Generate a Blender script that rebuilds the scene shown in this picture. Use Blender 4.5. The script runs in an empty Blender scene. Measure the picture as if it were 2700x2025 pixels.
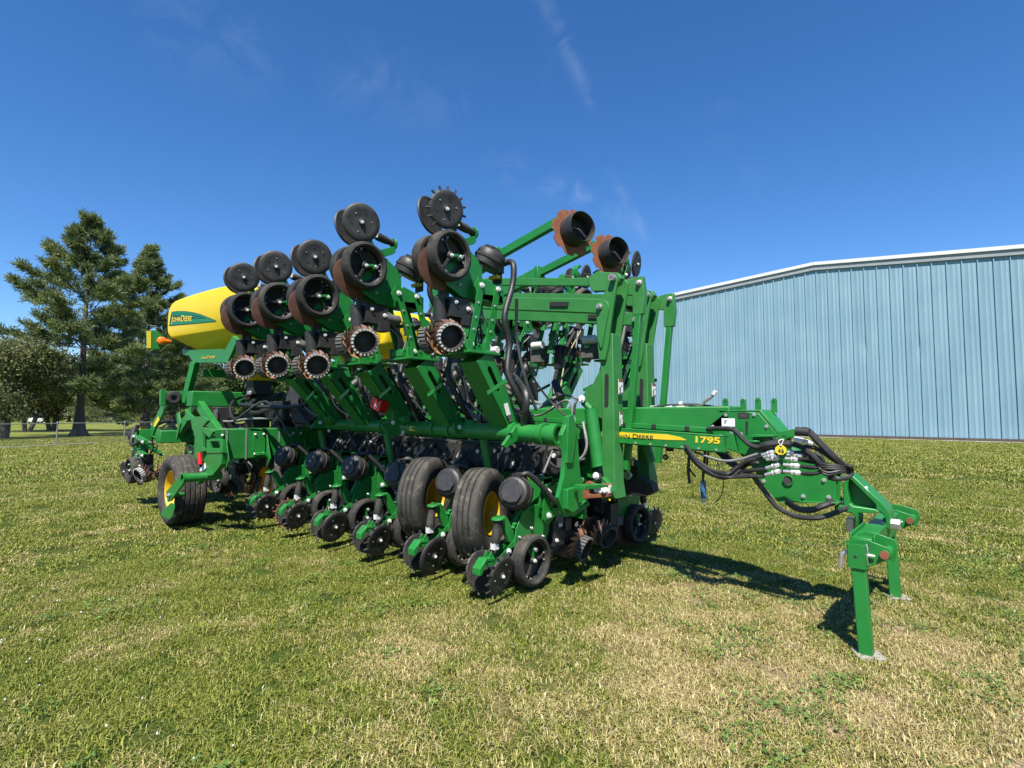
import bpy, bmesh, math, random
import numpy as np
from mathutils import Vector, Matrix, Euler
random.seed(7); rng = np.random.default_rng(7)
R = math.radians
SC = bpy.context.scene
COL = SC.collection

# ------------------------------------------------------------------ camera, sky, sun
F_, H_, YH = 1400., 1.45, 1092.          # focal length and horizon of the photograph (2700 px wide)
pitch = math.atan((YH-1012.5)/F_); yaw = R(47.7)
fwd0 = Vector((-math.cos(yaw), math.sin(yaw), 0)); right = Vector((math.sin(yaw), math.cos(yaw), 0))
fwd = fwd0*math.cos(pitch)+Vector((0, 0, math.sin(pitch))); up = right.cross(fwd)
CAM = Vector((0, 0, H_))
cam = bpy.data.cameras.new('camera'); co = bpy.data.objects.new('camera', cam); COL.objects.link(co)
cam.lens = F_/2700*36; cam.sensor_width = 36; cam.clip_start = .05; cam.clip_end = 3000
m = Matrix((right, up, -fwd)).transposed().to_4x4(); m.translation = CAM; co.matrix_world = m
SC.camera = co

SUN = Vector((.37, -.55, 1)).normalized()
elev = math.asin(SUN.z)
w = bpy.data.worlds.new('World'); SC.world = w; w.use_nodes = True
nt = w.node_tree; nt.nodes.clear()
N = nt.nodes.new; L = nt.links.new
out = N('ShaderNodeOutputWorld'); bg = N('ShaderNodeBackground'); sky = N('ShaderNodeTexSky')
sky.sky_type = 'NISHITA'; sky.sun_disc = False; sky.sun_elevation = elev
sky.sun_rotation = math.atan2(SUN.x, SUN.y); sky.altitude = 200; sky.air_density = 1.0; sky.dust_density = 0.0; sky.ozone_density = 3.0
hs = N('ShaderNodeHueSaturation'); hs.inputs['Saturation'].default_value = 1.16; hs.inputs['Hue'].default_value = .5
# thin cirrus wisps, part of the sky itself
tc = N('ShaderNodeTexCoord'); mp = N('ShaderNodeMapping'); mp.inputs['Rotation'].default_value = (R(20), R(15), R(35)); mp.inputs['Scale'].default_value = (1.2, 6.5, 3.2)
nz = N('ShaderNodeTexNoise'); nz.inputs['Scale'].default_value = 1.6; nz.inputs['Detail'].default_value = 9; nz.inputs['Roughness'].default_value = .62; nz.inputs['Distortion'].default_value = .9
nz2 = N('ShaderNodeTexNoise'); nz2.inputs['Scale'].default_value = 2.2; nz2.inputs['Detail'].default_value = 2
r1 = N('ShaderNodeMapRange'); r1.inputs['From Min'].default_value = .56; r1.inputs['From Max'].default_value = .9
r2 = N('ShaderNodeMapRange'); r2.inputs['From Min'].default_value = .45; r2.inputs['From Max'].default_value = .75
mu = N('ShaderNodeMath'); mu.operation = 'MULTIPLY'; mu2 = N('ShaderNodeMath'); mu2.operation = 'MULTIPLY'; mu2.inputs[1].default_value = .16
mx = N('ShaderNodeMix'); mx.data_type = 'RGBA'; mx.inputs['B'].default_value = (7.5, 8.2, 9.0, 1)
L(tc.outputs['Generated'], mp.inputs['Vector']); L(mp.outputs['Vector'], nz.inputs['Vector']); L(tc.outputs['Generated'], nz2.inputs['Vector'])
L(nz.outputs['Fac'], r1.inputs['Value']); L(nz2.outputs['Fac'], r2.inputs['Value'])
L(r1.outputs['Result'], mu.inputs[0]); L(r2.outputs['Result'], mu.inputs[1]); mu2.inputs[1].default_value = .05; L(mu.outputs[0], mu2.inputs[0])
def _dir(x, y):
    x, y = x*2700/2212, y*2700/2212; return (fwd+right*((x-1350)/F_)-up*((y-1012.5)/F_)).normalized()
wn = N('ShaderNodeTexNoise'); wn.inputs['Scale'].default_value = 14; wn.inputs['Detail'].default_value = 8; wn.inputs['Roughness'].default_value = .65; wn.inputs['Distortion'].default_value = .8; L(tc.outputs['Generated'], wn.inputs['Vector'])
wr = N('ShaderNodeMapRange'); wr.inputs['From Min'].default_value = .42; wr.inputs['From Max'].default_value = .75; L(wn.outputs['Fac'], wr.inputs['Value'])
total = mu2.outputs[0]
def _m(op, a_, b_=None):
    q_ = N('ShaderNodeMath'); q_.operation = op
    for i_, v_ in enumerate((a_, b_)):
        if v_ is None: continue
        if isinstance(v_, (int, float)): q_.inputs[i_].default_value = v_
        else: L(v_, q_.inputs[i_])
    return q_.outputs[0]
for p_, q2_, wd_, am_ in (((1150, -30), (1225, 90), .012, .10), ((1205, 80), (1285, 240), .010, .10), ((1060, 355), (1260, 430), .022, .10), ((1240, 420), (1370, 490), .018, .09), ((1318, 370), (1392, 520), .009, .09), ((300, 40), (600, 150), .06, .05), ((700, 180), (1000, 240), .05, .05)):
    A_, B_ = _dir(*p_), _dir(*q2_); n_ = A_.cross(B_).normalized(); M_ = (A_+B_).normalized(); half = A_.angle(B_)/2
    d1_ = N('ShaderNodeVectorMath'); d1_.operation = 'DOT_PRODUCT'; d1_.inputs[1].default_value = n_; L(tc.outputs['Generated'], d1_.inputs[0])
    d2_ = N('ShaderNodeVectorMath'); d2_.operation = 'DOT_PRODUCT'; d2_.inputs[1].default_value = M_; L(tc.outputs['Generated'], d2_.inputs[0])
    off_ = _m('MULTIPLY', _m('SUBTRACT', wn.outputs['Fac'], .5), wd_*2.5)
    x_ = _m('DIVIDE', _m('ADD', d1_.outputs['Value'], off_), wd_); ac_ = _m('EXPONENT', _m('MULTIPLY', _m('MULTIPLY', x_, x_), -1.0))
    al_ = N('ShaderNodeMapRange'); al_.interpolation_type = 'SMOOTHSTEP'; al_.inputs['From Min'].default_value = math.cos(half*1.25); al_.inputs['From Max'].default_value = math.cos(half*.6); L(d2_.outputs['Value'], al_.inputs['Value'])
    total = _m('ADD', total, _m('MULTIPLY', _m('MULTIPLY', ac_, al_.outputs['Result']), _m('MULTIPLY', wr.outputs['Result'], am_)))
tint = N('ShaderNodeMix'); tint.data_type = 'RGBA'; tint.blend_type = 'MULTIPLY'; tint.inputs['Factor'].default_value = 1; tint.inputs['B'].default_value = (.92, 1.03, 1.22, 1)
L(sky.outputs['Color'], tint.inputs['A']); L(tint.outputs['Result'], hs.inputs['Color']); L(hs.outputs['Color'], mx.inputs['A']); L(total, mx.inputs['Factor'])
L(mx.outputs['Result'], bg.inputs['Color']); L(bg.outputs['Background'], out.inputs['Surface'])
bg.inputs['Strength'].default_value = .0735

sl = bpy.data.lights.new('sun', 'SUN'); sl.energy = 5.0; sl.angle = R(.53); sl.color = (1, .95, .86)
so = bpy.data.objects.new('sun', sl); COL.objects.link(so); so.rotation_euler = SUN.to_track_quat('Z', 'Y').to_euler(); so.location = (0, 0, 30)
SC.view_settings.view_transform = 'Standard'; SC.view_settings.look = 'None'; SC.view_settings.exposure = .95; SC.view_settings.gamma = 1
SC.view_settings.use_curve_mapping = False

def ray(x, y):                               # x, y in the 2212-px view of the photograph
    x, y = x*2700/2212, y*2700/2212
    return fwd+right*((x-1350)/F_)-up*((y-1012.5)/F_)
def P(x, y, v):                              # the point of plane Y = v seen there
    d = ray(x, y); return CAM+d*(v/d.y)
def PU(x, y, u):
    d = ray(x, y); return CAM+d*(u/d.x)

# ------------------------------------------------------------------ materials
MATS = {}
def newmat(name):
    mt = bpy.data.materials.new(name); mt.use_nodes = True; MATS[name] = mt
    return mt, mt.node_tree.nodes, mt.node_tree.links, mt.node_tree.nodes['Principled BSDF']
def ramp(nodes, pts):
    r = nodes.new('ShaderNodeValToRGB'); e = r.color_ramp.elements
    e[0].position, e[0].color = pts[0][0], (*pts[0][1], 1); e[1].position, e[1].color = pts[-1][0], (*pts[-1][1], 1)
    for p, c in pts[1:-1]:
        x = e.new(p); x.color = (*c, 1)
    return r
def mat(name, c1, c2=None, rough=.45, metal=0, scale=6, wear=None, wear_amt=.0, bump=0, bscale=60, spec=.5, rough2=None, coords='Object', detail=5, dust=0):
    mt, n, l, b = newmat(name)
    c2 = c2 or tuple(x*.8 for x in c1)
    tcn = n.new('ShaderNodeTexCoord')
    no = n.new('ShaderNodeTexNoise'); no.inputs['Scale'].default_value = scale; no.inputs['Detail'].default_value = detail; no.inputs['Roughness'].default_value = .65
    oi_ = n.new('ShaderNodeObjectInfo'); sh_ = n.new('ShaderNodeVectorMath'); sh_.operation = 'MULTIPLY_ADD'; sh_.inputs[0].default_value = (17.3, 31.1, 23.7)
    l.new(oi_.outputs['Random'], sh_.inputs[1]); l.new(tcn.outputs[coords], sh_.inputs[2]); VEC = sh_.outputs['Vector']
    l.new(VEC, no.inputs['Vector'])
    rp = ramp(n, [(.3, c1), (.7, c2)]); l.new(no.outputs['Fac'], rp.inputs['Fac'])
    colr = rp.outputs['Color']
    if wear:
        n2 = n.new('ShaderNodeTexNoise'); n2.inputs['Scale'].default_value = scale*1.7; n2.inputs['Detail'].default_value = 8; n2.inputs['Roughness'].default_value = .7
        l.new(VEC, n2.inputs['Vector'])
        mr = n.new('ShaderNodeMapRange'); mr.inputs['From Min'].default_value = .72-wear_amt*.3; mr.inputs['From Max'].default_value = .78-wear_amt*.3+.12*(wear_amt > .3)
        l.new(n2.outputs['Fac'], mr.inputs['Value'])
        mi = n.new('ShaderNodeMix'); mi.data_type = 'RGBA'; mi.inputs['B'].default_value = (*wear, 1)
        l.new(mr.outputs['Result'], mi.inputs['Factor']); l.new(colr, mi.inputs['A']); colr = mi.outputs['Result']
    if dust:                                              # settled dust: thicker on faces that look up, blotchy everywhere
        ge = n.new('ShaderNodeNewGeometry'); sx = n.new('ShaderNodeSeparateXYZ'); l.new(ge.outputs['True Normal'], sx.inputs[0])
        u_ = n.new('ShaderNodeMapRange'); u_.inputs['From Min'].default_value = -.2; u_.inputs['From Max'].default_value = 1; u_.inputs['To Min'].default_value = .25; u_.inputs['To Max'].default_value = 1; l.new(sx.outputs['Z'], u_.inputs['Value'])
        n3 = n.new('ShaderNodeTexNoise'); n3.inputs['Scale'].default_value = 9; n3.inputs['Detail'].default_value = 9; n3.inputs['Roughness'].default_value = .72; l.new(ge.outputs['Position'], n3.inputs['Vector'])
        d1 = n.new('ShaderNodeMapRange'); d1.inputs['From Min'].default_value = .38; d1.inputs['From Max'].default_value = .75; d1.inputs['To Max'].default_value = dust; l.new(n3.outputs['Fac'], d1.inputs['Value'])
        d2 = n.new('ShaderNodeMath'); d2.operation = 'MULTIPLY'; l.new(d1.outputs['Result'], d2.inputs[0]); rv_ = n.new('ShaderNodeMath'); rv_.operation = 'MULTIPLY_ADD'; rv_.inputs[1].default_value = 1.3; rv_.inputs[2].default_value = .35; l.new(oi_.outputs['Random'], rv_.inputs[0]); rw_ = n.new('ShaderNodeMath'); rw_.operation = 'MULTIPLY'; l.new(u_.outputs['Result'], rw_.inputs[0]); l.new(rv_.outputs[0], rw_.inputs[1]); l.new(rw_.outputs[0], d2.inputs[1])
        dm = n.new('ShaderNodeMix'); dm.data_type = 'RGBA'; dm.inputs['B'].default_value = (.17, .15, .11, 1); l.new(d2.outputs[0], dm.inputs['Factor']); l.new(colr, dm.inputs['A']); colr = dm.outputs['Result']
    l.new(colr, b.inputs['Base Color'])
    b.inputs['Metallic'].default_value = metal; b.inputs['Specular IOR Level'].default_value = spec
    rr = n.new('ShaderNodeMapRange'); rr.inputs['To Min'].default_value = rough*.8; rr.inputs['To Max'].default_value = rough2 or min(1, rough*1.3)
    l.new(no.outputs['Fac'], rr.inputs['Value']); l.new(rr.outputs['Result'], b.inputs['Roughness'])
    if bump:
        nb = n.new('ShaderNodeTexNoise'); nb.inputs['Scale'].default_value = bscale; nb.inputs['Detail'].default_value = 4
        l.new(VEC, nb.inputs['Vector'])
        bp = n.new('ShaderNodeBump'); bp.inputs['Strength'].default_value = bump; bp.inputs['Distance'].default_value = .01
        l.new(nb.outputs['Fac'], bp.inputs['Height']); l.new(bp.outputs['Normal'], b.inputs['Normal'])
    return mt
GREEN = mat('green_paint', (.006, .138, .020), (.011, .182, .028), .42, scale=4, wear=(.05, .17, .05), wear_amt=.25, dust=0.16)
FADED = mat('faded_green_paint', (.018, .150, .026), (.034, .185, .044), .48, scale=5, wear=(.12, .07, .035), wear_amt=.08, bump=.05, bscale=90, dust=.22)
YELLOW = mat('yellow_plastic', (0.64, 0.448, 0.0064), (0.688, 0.496, 0.012), .42, scale=2, wear=(0.576, 0.44, 0.064), wear_amt=.2, dust=0.05)
YRIM = mat('yellow_rim_paint', (0.527, 0.306, 0.0051), (0.595, 0.357, 0.0085), .45, scale=8, wear=(0.2975, 0.2125, 0.085), wear_amt=.3)
BLACK = mat('black_plastic', (.010, .010, .011), (.020, .020, .021), .5, scale=9, wear=(.07, .062, .05), wear_amt=.4, dust=0.3)
RUBBER = mat('rubber', (.012, .012, .013), (.028, .027, .026), .7, scale=10, wear=(.085, .078, .066), wear_amt=.45, bump=.15, bscale=120, spec=.3, dust=0.5)
TYRE = mat('dusty_tyre_rubber', (.020, .020, .020), (.060, .056, .050), .75, scale=6, wear=(.15, .135, .105), wear_amt=.6, bump=.3, bscale=80, spec=.25, dust=.3)
DISC = mat('dull_black_steel', (.013, .013, .014), (.034, .033, .032), .55, scale=12, wear=(.075, .068, .055), wear_amt=.4, metal=.2, bump=.06, bscale=50, dust=0.45)
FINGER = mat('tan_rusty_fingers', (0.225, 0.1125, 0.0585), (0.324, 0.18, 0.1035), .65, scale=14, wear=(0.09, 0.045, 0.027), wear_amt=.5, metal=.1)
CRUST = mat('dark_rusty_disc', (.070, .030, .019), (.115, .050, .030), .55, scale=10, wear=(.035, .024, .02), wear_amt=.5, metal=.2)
GREENW = mat('worn_green_paint', (.006, .138, .020), (.011, .182, .028), .42, scale=3.5, wear=(.13, .06, .035), wear_amt=.22, dust=0.18)
RUST = mat('rusty_steel', (.16, .052, .022), (.24, .090, .040), .7, scale=14, wear=(.09, .045, .03), wear_amt=.6, metal=.1, bump=.12, bscale=70)
STEEL = mat('galvanised_steel', (.42, .42, .41), (.56, .56, .55), .38, metal=.7, scale=20)
LUG = mat('worn_lug_steel', (.36, .35, .33), (.46, .45, .43), .45, metal=.1, scale=25, wear=(.08, .075, .07), wear_amt=.5)
WHITE = mat('worn_bright_steel', (0.612, 0.6035, 0.578), (0.697, 0.6885, 0.6715), .42, metal=.15, scale=15)
HOSE = mat('hose_rubber', (.009, .009, .010), (.017, .017, .018), .48, scale=30, dust=0.2)
GHOSE = mat('grey_hose', (0.15, 0.15, 0.1462), (0.225, 0.225, 0.2175), .5, scale=30)
BEIGE = mat('beige_cable', (0.36, 0.3225, 0.225), (0.4125, 0.375, 0.27), .55, scale=30)
ORANGE = mat('amber_lens', (0.7225, 0.136, 0.0051), (0.765, 0.187, 0.0085), .18, scale=25)
RED = mat('red_paint', (0.4675, 0.0068, 0.0085), (0.527, 0.0102, 0.01275), .38, scale=10)
STICK = mat('white_sticker', (0.612, 0.612, 0.595), (0.663, 0.663, 0.646), .5, scale=20)
REFY = mat('yellow_reflector', (0.624, 0.44, 0.016), (0.656, 0.48, 0.024), .35, scale=60)
DECGREEN = mat('decal_green', (.004, .14, .045), (.006, .17, .06), .4, scale=20)
DECDARK = mat('decal_dark_green', (.004, .035, .028), (.005, .045, .035), .4, scale=20)
BLUEP = mat('blue_plug', (.02, .09, .22), (.03, .11, .26), .4, scale=20)
INK = mat('black_ink', (.012, .012, .012), (.02, .02, .02), .6, scale=20)
DUSTG = mat('dusty_grey_plastic', (0.056, 0.056, 0.0544), (0.104, 0.1, 0.092), .7, scale=18, bump=.1)

# ------------------------------------------------------------------ mesh builder
class G:
    def __init__(s): s.v = []; s.f = []; s.m = []; s.mats = []
    def mi(s, mt):
        if mt not in s.mats: s.mats.append(mt)
        return s.mats.index(mt)
    def add(s, vs, fs, mt):
        o = len(s.v); k = s.mi(mt)
        s.v += [tuple(p) for p in vs]; s.f += [tuple(i+o for i in f) for f in fs]; s.m += [k]*len(fs); return s
    def box(s, c, d, mt, rot=None):
        c = Vector(c); h = [x/2 for x in d]; vs = []
        for x in (-1, 1):
            for y in (-1, 1):
                for z in (-1, 1):
                    p = Vector((x*h[0], y*h[1], z*h[2]))
                    if rot is not None: p = rot @ p
                    vs.append(c+p)
        return s.add(vs, [(0, 1, 3, 2), (4, 6, 7, 5), (0, 4, 5, 1), (2, 3, 7, 6), (0, 2, 6, 4), (1, 5, 7, 3)], mt)
    def beam(s, p, q, wd, ht, mt, upv=(0, 0, 1)):
        p, q = Vector(p), Vector(q); d = q-p; ln = d.length; d.normalize()
        a = d.cross(Vector(upv))
        if a.length < 1e-4: a = d.cross(Vector((1, 0, 0)))
        a.normalize(); b = a.cross(d)
        return s.box((p+q)/2, (wd, ln, ht), mt, Matrix((a, d, b)).transposed())
    def cyl(s, p, q, r, mt, n=14, r2=None, caps=True):
        p, q = Vector(p), Vector(q); d = (q-p).normalized(); r2 = r if r2 is None else r2
        a = d.orthogonal().normalized(); b = d.cross(a); vs = []
        for i in range(n):
            t = 2*math.pi*i/n; e = a*math.cos(t)+b*math.sin(t); vs += [p+e*r, q+e*r2]
        fs = [(2*i, 2*((i+1) % n), 2*((i+1) % n)+1, 2*i+1) for i in range(n)]
        if caps: fs += [tuple(2*i for i in range(n))[::-1], tuple(2*i+1 for i in range(n))]
        return s.add(vs, fs, mt)
    def lathe(s, prof, o, ax, mt, n=28, closed=False, a0=None):
        o, ax = Vector(o), Vector(ax).normalized(); a = (Vector(a0) if a0 else ax.orthogonal()).normalized(); b = ax.cross(a); vs = []
        for i in range(n):
            t = 2*math.pi*i/n; e = a*math.cos(t)+b*math.sin(t)
            vs += [o+e*r+ax*h for r, h in prof]
        k = len(prof); fs = []
        for i in range(n):
            j = (i+1) % n
            for q in range(k if closed else k-1):
                q2 = (q+1) % k
                fs.append((i*k+q, j*k+q, j*k+q2, i*k+q2))
        return s.add(vs, fs, mt)
    def tube(s, pts, r, mt, n=8, sub=6, caps=True):
        pts = [Vector(p) for p in pts]
        if sub and len(pts) > 2:
            q = [pts[0]*2-pts[1]]+pts+[pts[-1]*2-pts[-2]]; out_ = []
            for i in range(1, len(q)-2):
                for t in np.linspace(0, 1, sub, endpoint=False):
                    a, b, c, d = q[i-1:i+3]
                    out_.append(.5*((2*b)+(c-a)*t+(2*a-5*b+4*c-d)*t*t+(3*b-a-3*c+d)*t**3))
            pts = out_+[pts[-1]]
        vs = []; prev = None
        for i, p in enumerate(pts):
            d = (pts[min(i+1, len(pts)-1)]-pts[max(i-1, 0)])
            d = d.normalized() if d.length > 1e-6 else Vector((0, 0, 1))
            if prev is None: prev = d.orthogonal()
            prev = (prev-d*prev.dot(d)); prev = prev.normalized() if prev.length > 1e-6 else d.orthogonal().normalized()
            b = d.cross(prev)
            for j in range(n):
                t = 2*math.pi*j/n; vs.append(p+(prev*math.cos(t)+b*math.sin(t))*r)
        fs = []
        for i in range(len(pts)-1):
            for j in range(n):
                k = (j+1) % n; fs.append((i*n+j, i*n+k, (i+1)*n+k, (i+1)*n+j))
        if caps: fs += [tuple(range(n))[::-1], tuple(range((len(pts)-1)*n, len(pts)*n))]
        return s.add(vs, fs, mt)
    def prism(s, pts, dv, mt):               # a closed outline of 3-D points swept by the vector dv
        pts = [Vector(p) for p in pts]; dv = Vector(dv); n = len(pts)
        fs = [tuple(range(n))[::-1], tuple(range(n, 2*n))]+[(i, (i+1) % n, n+(i+1) % n, n+i) for i in range(n)]
        return s.add(pts+[p+dv for p in pts], fs, mt)
    def bolt(s, p, ax, r, mt=None, ln=.02):
        p, ax = Vector(p), Vector(ax).normalized(); mt = mt or STEEL
        s.cyl(p, p+ax*ln, r, mt, 6); return s.cyl(p, p+ax*ln*.35, r*1.45, mt, 12)
    def mesh(s, name):
        me = bpy.data.meshes.new(name); me.from_pydata(s.v, [], s.f)
        for x in s.mats: me.materials.append(x)
        me.polygons.foreach_set('material_index', s.m); me.update()
        bm = bmesh.new(); bm.from_mesh(me); bmesh.ops.recalc_face_normals(bm, faces=bm.faces); bm.to_mesh(me); bm.free()
        me.polygons.foreach_set('use_smooth', [True]*len(me.polygons)); me.set_sharp_from_angle(angle=R(38))
        return me
def link(name, me, parent=None, loc=(0, 0, 0), rot=None, bevel=0):
    o = bpy.data.objects.new(name, me); COL.objects.link(o); o.location = loc
    if rot is not None: o.rotation_euler = rot
    if parent: o.parent = parent
    if bevel:
        b = o.modifiers.new('bevel', 'BEVEL'); b.width = bevel; b.segments = 2; b.limit_method = 'ANGLE'; b.angle_limit = R(50)
    return o
def build(name, g, parent=None, bevel=0, label=None, origin=None):
    if origin is None: origin = ORG if parent is not None else Vector((0, 0, 0))
    g.v = [(x-origin[0], y-origin[1], z-origin[2]) for x, y, z in g.v]
    o = link(name, g.mesh(name), parent, bevel=bevel)
    if label: o['label'] = label
    return o
def tag(o, label=None, cat=None, group=None, kind=None):
    for k, x in (('label', label), ('category', cat), ('group', group), ('kind', kind)):
        if x: o[k] = x
    return o
def empty(name, loc=(0, 0, 0), rz=0):
    o = bpy.data.objects.new(name, None); COL.objects.link(o); o.location = loc; o.rotation_euler = (0, 0, rz); o.empty_display_size = .2; return o
ORG = Vector((0, 0, 0))
def bulk(name, V, Fq, mt, attrs=None, nv=4):      # big numpy mesh: V (n,3), Fq (m,nv)
    me = bpy.data.meshes.new(name); me.vertices.add(len(V)); me.vertices.foreach_set('co', np.asarray(V, np.float32).ravel())
    me.loops.add(Fq.size); me.loops.foreach_set('vertex_index', Fq.astype(np.int32).ravel())
    me.polygons.add(len(Fq)); me.polygons.foreach_set('loop_start', np.arange(0, Fq.size, nv, dtype=np.int32))
    me.update(calc_edges=True)
    for k, a in (attrs or {}).items():
        at = me.attributes.new(k, 'FLOAT', 'POINT'); at.data.foreach_set('value', np.asarray(a, np.float32))
    me.materials.append(mt); return me
def text_geo(body, size=1.0, spacing=1.0, shear=0, offset=0):
    cu = bpy.data.curves.new('lettering', 'FONT'); cu.body = body; cu.size = size; cu.extrude = .012*size; cu.space_character = spacing; cu.shear = shear; cu.offset = offset; cu.resolution_u = 3
    ob = bpy.data.objects.new('lettering', cu); COL.objects.link(ob)
    dg = bpy.context.evaluated_depsgraph_get(); me = bpy.data.meshes.new_from_object(ob.evaluated_get(dg))
    vs = [v.co.copy() for v in me.vertices]; fs = [tuple(p.vertices) for p in me.polygons]
    bpy.data.objects.remove(ob); bpy.data.curves.remove(cu); bpy.data.meshes.remove(me)
    return vs, fs

exec_order = []
# ------------------------------------------------------------------ ground and lawn
def dry_nodes(n, l):
    """0..1: how dry the lawn is at this place (patches of the lawn itself)"""
    ge = n.new('ShaderNodeNewGeometry')
    a = n.new('ShaderNodeTexNoise'); a.inputs['Scale'].default_value = .85; a.inputs['Detail'].default_value = 7; a.inputs['Roughness'].default_value = .6
    b = n.new('ShaderNodeTexNoise'); b.inputs['Scale'].default_value = 3.1; b.inputs['Detail'].default_value = 5; b.inputs['Roughness'].default_value = .7
    l.new(ge.outputs['Position'], a.inputs['Vector']); l.new(ge.outputs['Position'], b.inputs['Vector'])
    # driest on the worn ground in front of the hitch
    vm = n.new('ShaderNodeVectorMath'); vm.operation = 'DISTANCE'; vm.inputs[1].default_value = (-.35, 3.1, 0)
    l.new(ge.outputs['Position'], vm.inputs[0])
    g = n.new('ShaderNodeMapRange'); g.inputs['From Min'].default_value = .5; g.inputs['From Max'].default_value = 3.4; g.inputs['To Min'].default_value = .095; g.inputs['To Max'].default_value = -.085
    l.new(vm.outputs['Value'], g.inputs['Value'])
    s1 = n.new('ShaderNodeMath'); s1.operation = 'MULTIPLY_ADD'; s1.inputs[1].default_value = .62; l.new(a.outputs['Fac'], s1.inputs[0])
    s2 = n.new('ShaderNodeMath'); s2.operation = 'MULTIPLY_ADD'; s2.inputs[1].default_value = .5; l.new(b.outputs['Fac'], s2.inputs[0]); l.new(g.outputs['Result'], s2.inputs[2])
    l.new(s2.outputs[0], s1.inputs[2])
    r = n.new('ShaderNodeMapRange'); r.inputs['From Min'].default_value = .47; r.inputs['From Max'].default_value = .69
    l.new(s1.outputs[0], r.inputs['Value'])
    return r.outputs['Result'], b.outputs['Fac'], ge
mt, n, l, b = newmat('lawn_soil')
dry, fine, ge = dry_nodes(n, l)
rp = ramp(n, [(0, (0.0396, 0.0612, 0.01152)), (.45, (0.0756, 0.0828, 0.02016)), (.75, (0.1728, 0.1368, 0.0612)), (1, (0.2592, 0.1944, 0.1224))]); l.new(dry, rp.inputs['Fac'])
hf = n.new('ShaderNodeTexNoise'); hf.inputs['Scale'].default_value = 45; hf.inputs['Detail'].default_value = 6; hf.inputs['Roughness'].default_value = .75; l.new(ge.outputs['Position'], hf.inputs['Vector'])
hr = n.new('ShaderNodeMapRange'); hr.inputs['From Min'].default_value = .25; hr.inputs['From Max'].default_value = .75; hr.inputs['To Min'].default_value = .25; hr.inputs['To Max'].default_value = 1.8; l.new(hf.outputs['Fac'], hr.inputs['Value'])
mm = n.new('ShaderNodeVectorMath'); mm.operation = 'SCALE'; l.new(rp.outputs['Color'], mm.inputs[0]); l.new(hr.outputs['Result'], mm.inputs['Scale'])
# beyond ~25 m the blades merge into an even green
dist = n.new('ShaderNodeVectorMath'); dist.operation = 'LENGTH'; l.new(ge.outputs['Position'], dist.inputs[0])
dr = n.new('ShaderNodeMapRange'); dr.inputs['From Min'].default_value = 14; dr.inputs['From Max'].default_value = 40; l.new(dist.outputs['Value'], dr.inputs['Value'])
far = n.new('ShaderNodeTexNoise'); far.inputs['Scale'].default_value = .35; far.inputs['Detail'].default_value = 8; l.new(ge.outputs['Position'], far.inputs['Vector'])
fr = ramp(n, [(.3, (0.1207, 0.1489, 0.0238)), (.7, (0.2093, 0.2214, 0.0525))]); l.new(far.outputs['Fac'], fr.inputs['Fac'])
mxn = n.new('ShaderNodeMix'); mxn.data_type = 'RGBA'; l.new(dr.outputs['Result'], mxn.inputs['Factor']); l.new(mm.outputs['Vector'], mxn.inputs['A']); l.new(fr.outputs['Color'], mxn.inputs['B'])
l.new(mxn.outputs['Result'], b.inputs['Base Color']); b.inputs['Roughness'].default_value = .95; b.inputs['Specular IOR Level'].default_value = .1
bp = n.new('ShaderNodeBump'); bp.inputs['Strength'].default_value = .6; bp.inputs['Distance'].default_value = .02; l.new(hf.outputs['Fac'], bp.inputs['Height']); l.new(bp.outputs['Normal'], b.inputs['Normal'])
g = G(); g.add([(-900, -900, 0), (900, -900, 0), (900, 900, 0), (-900, 900, 0)], [(0, 1, 2, 3)], mt)
tag(build('ground', g), kind='structure')

mt, n, l, b = newmat('grass_blades')
dry, fine, ge = dry_nodes(n, l)
at = n.new('ShaderNodeAttribute'); at.attribute_name = 'tint'
oi = n.new('ShaderNodeObjectInfo')
grn = ramp(n, [(0, (0.0455, 0.08001, 0.00882)), (.35, (0.1137, 0.1511, 0.01617)), (.7, (0.2275, 0.2489, 0.04043)), (1, (0.3458, 0.3378, 0.08453))]); l.new(at.outputs['Fac'], grn.inputs['Fac'])
stw = ramp(n, [(0, (0.2576, 0.1892, 0.06983)), (.6, (0.4508, 0.3703, 0.1617)), (1, (0.5635, 0.4991, 0.272))]); l.new(at.outputs['Fac'], stw.inputs['Fac'])
at2 = n.new('ShaderNodeAttribute'); at2.attribute_name = 'pick'
cmp_ = n.new('ShaderNodeMath'); cmp_.operation = 'SUBTRACT'; l.new(dry, cmp_.inputs[0]); l.new(at2.outputs['Fac'], cmp_.inputs[1])
st = n.new('ShaderNodeMapRange'); st.inputs['From Min'].default_value = -.08; st.inputs['From Max'].default_value = .08; l.new(cmp_.outputs[0], st.inputs['Value'])
mi = n.new('ShaderNodeMix'); mi.data_type = 'RGBA'; l.new(st.outputs['Result'], mi.inputs['Factor']); l.new(grn.outputs['Color'], mi.inputs['A']); l.new(stw.outputs['Color'], mi.inputs['B'])
l.new(mi.outputs['Result'], b.inputs['Base Color']); b.inputs['Roughness'].default_value = .6; b.inputs['Specular IOR Level'].default_value = .25
trn = n.new('ShaderNodeBsdfTranslucent'); l.new(mi.outputs['Result'], trn.inputs['Color'])
ms = n.new('ShaderNodeMixShader'); ms.inputs['Fac'].default_value = .22
l.new(b.outputs['BSDF'], ms.inputs[1]); l.new(trn.outputs['BSDF'], ms.inputs[2]); l.new(ms.outputs['Shader'], n['Material Output'].inputs['Surface'])
BLADE = mt
mt, n, l, b = newmat('clover_leaf'); b.inputs['Roughness'].default_value = .5
at = n.new('ShaderNodeAttribute'); at.attribute_name = 'tint'
rp = ramp(n, [(0, (0.0432, 0.1008, 0.0131)), (1, (0.1404, 0.2117, 0.03744))]); l.new(at.outputs['Fac'], rp.inputs['Fac']); l.new(rp.outputs['Color'], b.inputs['Base Color'])
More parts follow.
